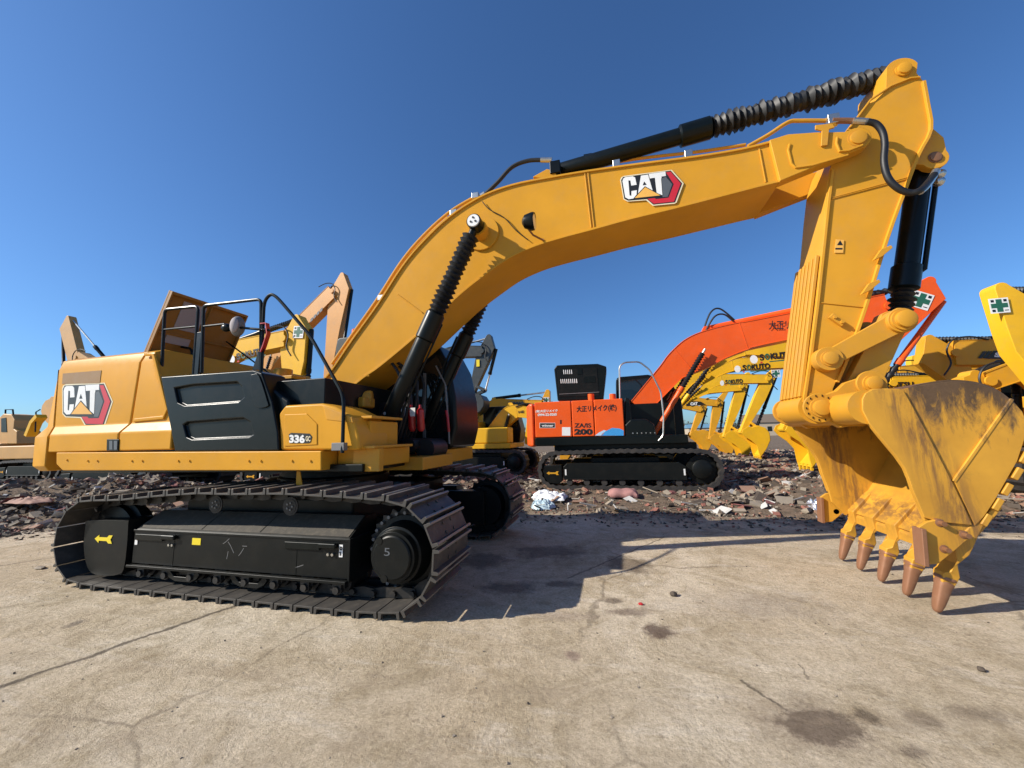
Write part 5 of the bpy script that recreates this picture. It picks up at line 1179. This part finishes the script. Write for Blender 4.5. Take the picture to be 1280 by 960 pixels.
    bump(N, L, B, h, .85, .04); return m
CONC = concmat()
m = MB(); xs_ = [-60+i*.25 for i in range(481)]
n = len(xs_)
m.v = [(x, -40, 0) for x in xs_]+[(x, slab_edge_y(x)-.15, 0) for x in xs_]+[(x, slab_edge_y(x)-.13, -.13) for x in xs_]
rows = [-.15, -.4, -.8, -1.3, -2.0]
m.v = [(x, -40, 0) for x in xs_]
for d_ in rows[::-1]: m.v += [(x, slab_edge_y(x)+d_, 0) for x in xs_]
m.v += [(x, slab_edge_y(x)-.13, -.13) for x in xs_]
for j in range(len(rows)+1):
    for i in range(n-1): m.f.append((j*n+i, j*n+i+1, (j+1)*n+i+1, (j+1)*n+i)); m.m.append(0)
sl = m.build('concrete_yard', CONC, smooth=False)
at_ = sl.data.attributes.new('spill', 'FLOAT', 'POINT'); wv = [0, 0, .28, .5, .75, 1, 1]
for i in range(len(m.v)): at_.data[i].value = wv[i//n]; sl['kind'] = 'structure'
w = MB(); w.hprism([tuple(G(*q)[:2]) for q in ((-30, 664), (6, 661), (24, 664), (27, 668), (10, 671), (-30, 673))], .004, .006)
def watm():
    m, nt, N, L, B = nodes('puddle_water'); B.inputs['Base Color'].default_value = (.03, .03, .03, 1); B.inputs['Roughness'].default_value = .04; B.inputs['Metallic'].default_value = 0; B.inputs['Specular IOR Level'].default_value = 1.0; return m
pu = w.build('puddle', watm()); pu['kind'] = 'structure'

# rubble: broken brick, stones and scraps covering the dirt
def chunk(mb, x, y, z, s, mi, flat=.6, elong=1.4):
    rot = Matrix.Rotation(random.uniform(0, 6.3), 3, 'Z') @ Matrix.Rotation(random.uniform(-.6, .6), 3, 'X') @ Matrix.Rotation(random.uniform(-.6, .6), 3, 'Y')
    vs = []
    for a in (-1, 1):
        for b in (-1, 1):
            for c in (-1, 1):
                v = Vector((a*s*elong*random.uniform(.6, 1), b*s*random.uniform(.6, 1), c*s*flat*random.uniform(.5, 1))); v = rot @ v; vs.append((x+v.x, y+v.y, z+v.z))
    mb.add(vs, [(0, 1, 3, 2), (4, 6, 7, 5), (0, 4, 5, 1), (2, 3, 7, 6), (0, 2, 6, 4), (1, 5, 7, 3)], mi)
def rm(name, c):
    m, nt, N, L, B = nodes(name); tc = N.new('ShaderNodeTexCoord').outputs['Object']
    L.new(mix(N, L, nz(N, L, tc, 6, 6, .8), tuple(v*.55 for v in c), c), B.inputs['Base Color']); B.inputs['Roughness'].default_value = .9; bump(N, L, B, nz(N, L, tc, 40, 5), .4, .01); return m
RM = [rm('red_brick', (.30, .12, .085)), rm('pale_brick', (.38, .225, .15)), rm('grey_stone', (.30, .25, .19)), rm('dark_clod', (.10, .075, .055)), rm('white_scrap', (.62, .60, .56)), rm('mortar', (.36, .295, .22)), rm('maroon_scrap', (.22, .08, .075))]
rub = MB()
for i in range(62000):
    u = random.random(); y = 2.2+(u**1.7)*26; half = 9+y*1.1
    x = random.uniform(-14-y*.5, 13+y*.45) 
    e = y-slab_edge_y(x)
    if i % 3 == 0:
        x = random.uniform(-22, -2); y = slab_edge_y(x)+random.random()**1.3*4.5; e = y-slab_edge_y(x)
    if e < .08: continue
    dens = noise.noise(Vector((x*.35, y*.35, 20)))
    if dens < -.25 and random.random() < .6: continue
    red = noise.noise(Vector((x*.25+9, y*.25, 2)))+(.25 if x > 0 else -.1)
    mi = random.choices(range(7), weights=[4 if red > .05 else .4, 2.5 if red > 0 else 1.0, 4, 7, .6, 3, .7])[0]
    s = random.choice([.009, .011, .014, .018, .024, .034, .06])*(1+.035*y)*(1.5 if (i % 3 == 0 and random.random() < .15) else 1); s = min(s, .17)
    chunk(rub, x, y, gz(x, y)+s*.2, s, mi, flat=random.uniform(.35, .8), elong=random.uniform(1, 1.8))
for i in range(420):
    x = random.uniform(-14, 13); y = slab_edge_y(x)+.1+random.random()**1.6*9; Ls = random.uniform(.08, .5); a_ = random.uniform(0, 6.3); z = gz(x, y)+.03
    rub.tube([(x, y, z), (x+Ls*math.cos(a_), y+Ls*math.sin(a_), z+random.uniform(-.01, .12))], random.uniform(.006, .018), 4, mi=random.choice([3, 3, 2, 5, 4]))
for i in range(260):
    x = random.uniform(-16, 13); y = slab_edge_y(x)+.15+random.random()**1.5*8; s = random.uniform(.06, .2); chunk(rub, x, y, gz(x, y)+.03, s, random.choice([3, 5, 2, 1, 4, 6]), flat=.08, elong=1.3)
for i in range(1100):
    x = random.uniform(-7, 11); y = random.uniform(-4.4, 3); 
    if y > slab_edge_y(x)-.2: continue
    s = random.choice([.002, .003, .004, .005, .007]); chunk(rub, x, y, s*.4, s, random.choice([2, 3, 2, 5, 5]), flat=.7, elong=1.2)
for i in range(2600):
    x = random.uniform(-12, 12); y = slab_edge_y(x)-random.random()**2*1.3; s = random.uniform(.005, .026); chunk(rub, x, y, s*.3, s, random.choice([2, 3, 3, 5, 0]))
ro_ = rub.build('rubble', RM, smooth=False); ro_['kind'] = 'stuff'; ro_['label'] = 'broken brick, stone and soil clods covering the dirt beyond the concrete'

# crumpled sheets, sacks, small litter ------------------------------------------------
def crumple(name, px, py, wx, wy, h, mat, label, cat, seed=0, z=None, n=26, group=None, soft=False):
    c = G(px, py, 0); z = gz(c.x, c.y) if z is None else z; c = bp(px, py, Z=z)
    o = thing(name, label, cat, (c.x, c.y, z)) if False else None
    m = MB(); global ORG; ORG = Vector((c.x, c.y, z))
    vs = []
    for j in range(n):
        for i in range(n):
            u = i/(n-1)*2-1; v = j/(n-1)*2-1; e = max(abs(u), abs(v)); k = 1+.25*noise.noise(Vector((u*1.5+seed, v*1.5, seed)))
            x = c.x+u*wx*k*(1-.18*e*abs(u*v)); y = c.y+v*wy*k
            ff = max(0, 1-e**3); zz = z+.02+(math.sqrt(ff)*h*(.8+.25*noise.noise(Vector((u*1.3+seed, v*1.3, 1)))) if soft else ff*h*(.55+.9*abs(noise.noise(Vector((u*2.2+seed*3, v*2.2, 1))))+.35*noise.noise(Vector((u*6, v*6, seed)))))
            vs.append((x, y, max(gz(x, y) if y > slab_edge_y(x) else 0, z-.05)+.01+(zz-z)))
    fs = [(j*n+i, j*n+i+1, (j+1)*n+i+1, (j+1)*n+i) for j in range(n-1) for i in range(n-1)]
    m.add(vs, fs); ob = m.build(name, mat, ang=25); ob.location = ORG; tag(ob, label, cat, group)
    sd = ob.modifiers.new('thick', 'SOLIDIFY'); sd.thickness = .004; ORG = Vector((0, 0, 0)); return ob
YC = paint('pale_yellow_cloth', (.62, .55, .20), .8, .3, coat=0); PK = paint('faded_pink_cloth', (.33, .19, .14), .85, .3, coat=0); WP = paint('white_plastic', (.75, .76, .77), .35, .15, coat=0); LB = paint('pale_blue_plastic', (.42, .55, .62), .35, .2, coat=0); FO = paint('crumpled_foil', (.8, .8, .8), .25, .1, metal=.8, coat=0)
crumple('plastic_sheet', 52, 610,   .75, .35, .20, YC, 'pale yellow crumpled sheet lying on the spoil heap left of the tracks', 'plastic sheet', 1)
crumple('cloth', 40, 626, .55, .25, .11, PK, 'faded pink cloth half buried in the spoil heap at the left', 'cloth', 2)
crumple('plastic_bag', 14, 612, .35, .25, .2, WP, 'small white plastic bag on the spoil heap at the left edge', 'plastic bag', 3)
crumple('plastic_bag', 110, 622, .30, .20, .12, PK, 'pinkish sack lying on the heap against the left end of the near track', 'sack', 8, soft=True)
crumple('plastic_sheet', 688, 622, .45, .30, .18, WP, 'white crumpled plastic sheet beside the front of the far track', 'plastic sheet', 4)
crumple('plastic_sheet', 678, 634, .28, .22, .14, LB, 'pale blue plastic sheet at the slab edge beside the far track', 'plastic sheet', 5)
crumple('foil_wrapper', 1021, 636, .16, .20, .14, FO, 'shiny crumpled foil by the far side of the bucket', 'foil', 6)
sk = crumple('sack', 779, 619, .38, .26, .22, rm('pink_sack', (.45, .22, .20)), 'pink filled sack on the rubble in front of the orange machine', 'sack', 7, soft=True)
def rock(name, px, py, r, mat, label, cat, sc=(1, 1, .7), seed=0):
    c = G(px, py); m = MB(); m.ball((0, 0, 0), r, 8, sc)
    m.v = [(c.x+x*(1+.5*noise.noise(Vector((x/r+seed, y/r, z/r)))), c.y+y*(1+.4*noise.noise(Vector((x/r, y/r+seed, z/r)))), r*sc[2]*.8+z*(1+.4*noise.noise(Vector((x/r, y/r, z/r+seed))))) for x, y, z in m.v]
    global ORG; ORG = Vector((c.x, c.y, 0)); ob = m.build(name, mat, smooth=False); ob.location = ORG; ORG = Vector((0, 0, 0)); return tag(ob, label, cat)
rock('stone', 842, 745, .035, RM[3], 'small dark lump of stone alone on the concrete near the middle', 'stone', seed=1)
rock('stone', 1227, 839, .022, RM[3], 'small dark pebble alone on the concrete at the lower right', 'stone', seed=5)
rock('scrap', 801, 756, .022, REDP, 'tiny red scrap lying on the concrete beside the brown stain', 'scrap', (1, .8, .5), 3)
rock('stone', 660, 880, .008, RM[3], 'tiny dark pebble on the bare concrete at the bottom centre', 'stone', seed=8)
rock('stone', 50, 711, .06, RM[5], 'flat pale stone on the concrete at the far left', 'stone', (1.6, .8, .3), 9)
world0()

# far edge of the yard -----------------------------------------------------------------
FOL = [rm('far_foliage', (.06, .065, .04)), rm('far_foliage_brown', (.12, .09, .06))]
def leafy(mb, cx, cy, cz, rx, rz, n, s, mi=0):
    for _ in range(n):
        a = random.uniform(0, 6.3); u = random.uniform(-1, 1); r = random.random()**.4; q = math.sqrt(1-u*u)
        x, y, z = cx+rx*r*q*math.cos(a), cy+rx*r*q*math.sin(a), cz+rz*r*u
        d = [Vector((random.gauss(0, 1), random.gauss(0, 1), random.gauss(0, 1))).normalized()*s for _ in range(3)]
        mb.add([(x, y, z), (x+d[0].x, y+d[0].y, z+d[0].z), (x+d[1].x, y+d[1].y, z+d[1].z)], [(0, 1, 2)], mi)
wood = MB()
for k in range(420):
    az = random.uniform(-1.35, 1.15); dist_ = random.uniform(150, 230); x = CX+dist_*math.sin(az-YAW); y = CY+dist_*math.cos(az-YAW)
    h = random.uniform(3.0, 6.5); leafy(wood, x, y, h*.5, h*.7, h*.5, 110, .7, random.choice([0, 0, 1]))
wo = wood.build('far_woodland', FOL, smooth=False); wo['kind'] = 'stuff'; wo['label'] = 'low band of trees along the horizon'
def ftree(px, py, dist_, h, lab):
    w = bp(px, py, Y=CY+dist_); x, y = w.x, w.y; global ORG
    o = thing('tree', lab, 'tree', (x, y, 0)); m = MB(); m.tube([(x, y, 0), (x+.1, y, h*.5), (x, y, h*.8)], [.16, .1, .04], 8)
    for k in range(9):
        a = random.uniform(0, 6.3); z = h*random.uniform(.35, .75); m.tube([(x, y, z), (x+math.cos(a)*h*.2, y+math.sin(a)*h*.2, z+h*.2)], [.05, .02], 5)
    m.build('trunk', rm('bark', (.10, .08, .06)) if 'bark' not in bpy.data.materials else bpy.data.materials['bark'], o)
    m = MB(); leafy(m, x, y, h*.68, h*.28, h*.33, 500, .25); m.build('crown', FOL[1], o, smooth=False); world0()
ftree(33, 540, 38, 4.2, 'bare-looking small tree standing on the horizon between the left-edge machine and the counterweight')
ftree(27, 543, 46, 3.8, 'lower bushy tree on the horizon just left of the taller bare tree')
def house(px, py, Y, w, dpt, h, rh, wall, roof, lab):
    c = bp(px, py, Y=Y); x = c.x; o = thing('house', lab, 'house', (x, Y, 0))
    m = MB(); m.box(x-w/2, x+w/2, Y, Y+dpt, -.1, h); wl = m.build('wall', wall, o)
    m = MB(); m.loft([[(xx, Y-.3, h), (xx, Y+dpt/2, h+rh), (xx, Y+dpt+.3, h), (xx, Y+dpt/2, h+.01)] for xx in (x-w/2-.3, x+w/2+.3)]); m.build('roof', roof, o)
    for k in range(3):
        xx = x-w/2+w*(k+.5)/3; m = MB(); m.box(xx-.5, xx+.5, Y-.03, Y, h*.35, h*.7); m.build('window', GLS, o)
    world0()
HW = rm('cream_wall', (.55, .45, .33)); HR = rm('blue_sheet_roof', (.14, .30, .42)); HR2 = rm('brown_roof', (.20, .15, .11))
house(961, 525, 105, 9, 7, 3.4, 2.2, HW, HR2, 'cream house with a pointed brown roof far behind the row of yellow sticks')
house(884, 538, 120, 10, 7, 2.6, 1.2, HW, HR, 'low shed with a blue roof far behind the amber sticks')
house(740, 540, 120, 14, 8, 3.4, 1.6, HW, HR, 'low long shed with a blue roof on the horizon behind the orange machine')

# =================================================================== LIGHT
EL, AZ = 33.0, 27.0        # sun height; direction the light travels, from +X towards +Y
sd_ = bpy.data.lights.new('sun', 'SUN'); sd_.energy = 5.0; sd_.angle = R(.53); sd_.color = (1, .93, .82)
so = bpy.data.objects.new('sun', sd_); COL.objects.link(so)
dv = Vector((math.cos(R(AZ))*math.cos(R(EL)), math.sin(R(AZ))*math.cos(R(EL)), -math.sin(R(EL))))
so.rotation_euler = dv.to_track_quat('-Z', 'Y').to_euler(); so.location = (0, 0, 20)
W = bpy.data.worlds.new('World'); S.world = W; W.use_nodes = True; nt = W.node_tree
sk_ = nt.nodes.new('ShaderNodeTexSky'); sk_.sky_type = 'NISHITA'; sk_.sun_disc = False; sk_.sun_elevation = R(EL); sk_.sun_rotation = math.atan2(-dv.x, -dv.y)
sk_.air_density = 1.0; sk_.dust_density = .8; sk_.ozone_density = 2.0; sk_.altitude = 50
bgn = nt.nodes['Background']; bgn.inputs['Strength'].default_value = .094
tint = nt.nodes.new('ShaderNodeMix'); tint.data_type = 'RGBA'; tint.blend_type = 'MULTIPLY'; tint.inputs[0].default_value = 1; tint.inputs[7].default_value = (.50, .80, 1.15, 1)
nt.links.new(sk_.outputs[0], tint.inputs[6]); nt.links.new(tint.outputs[2], bgn.inputs['Color'])
S.view_settings.view_transform = 'Standard'; S.view_settings.look = 'None'; S.view_settings.exposure = .45; S.view_settings.gamma = 1
S.render.engine = 'CYCLES'
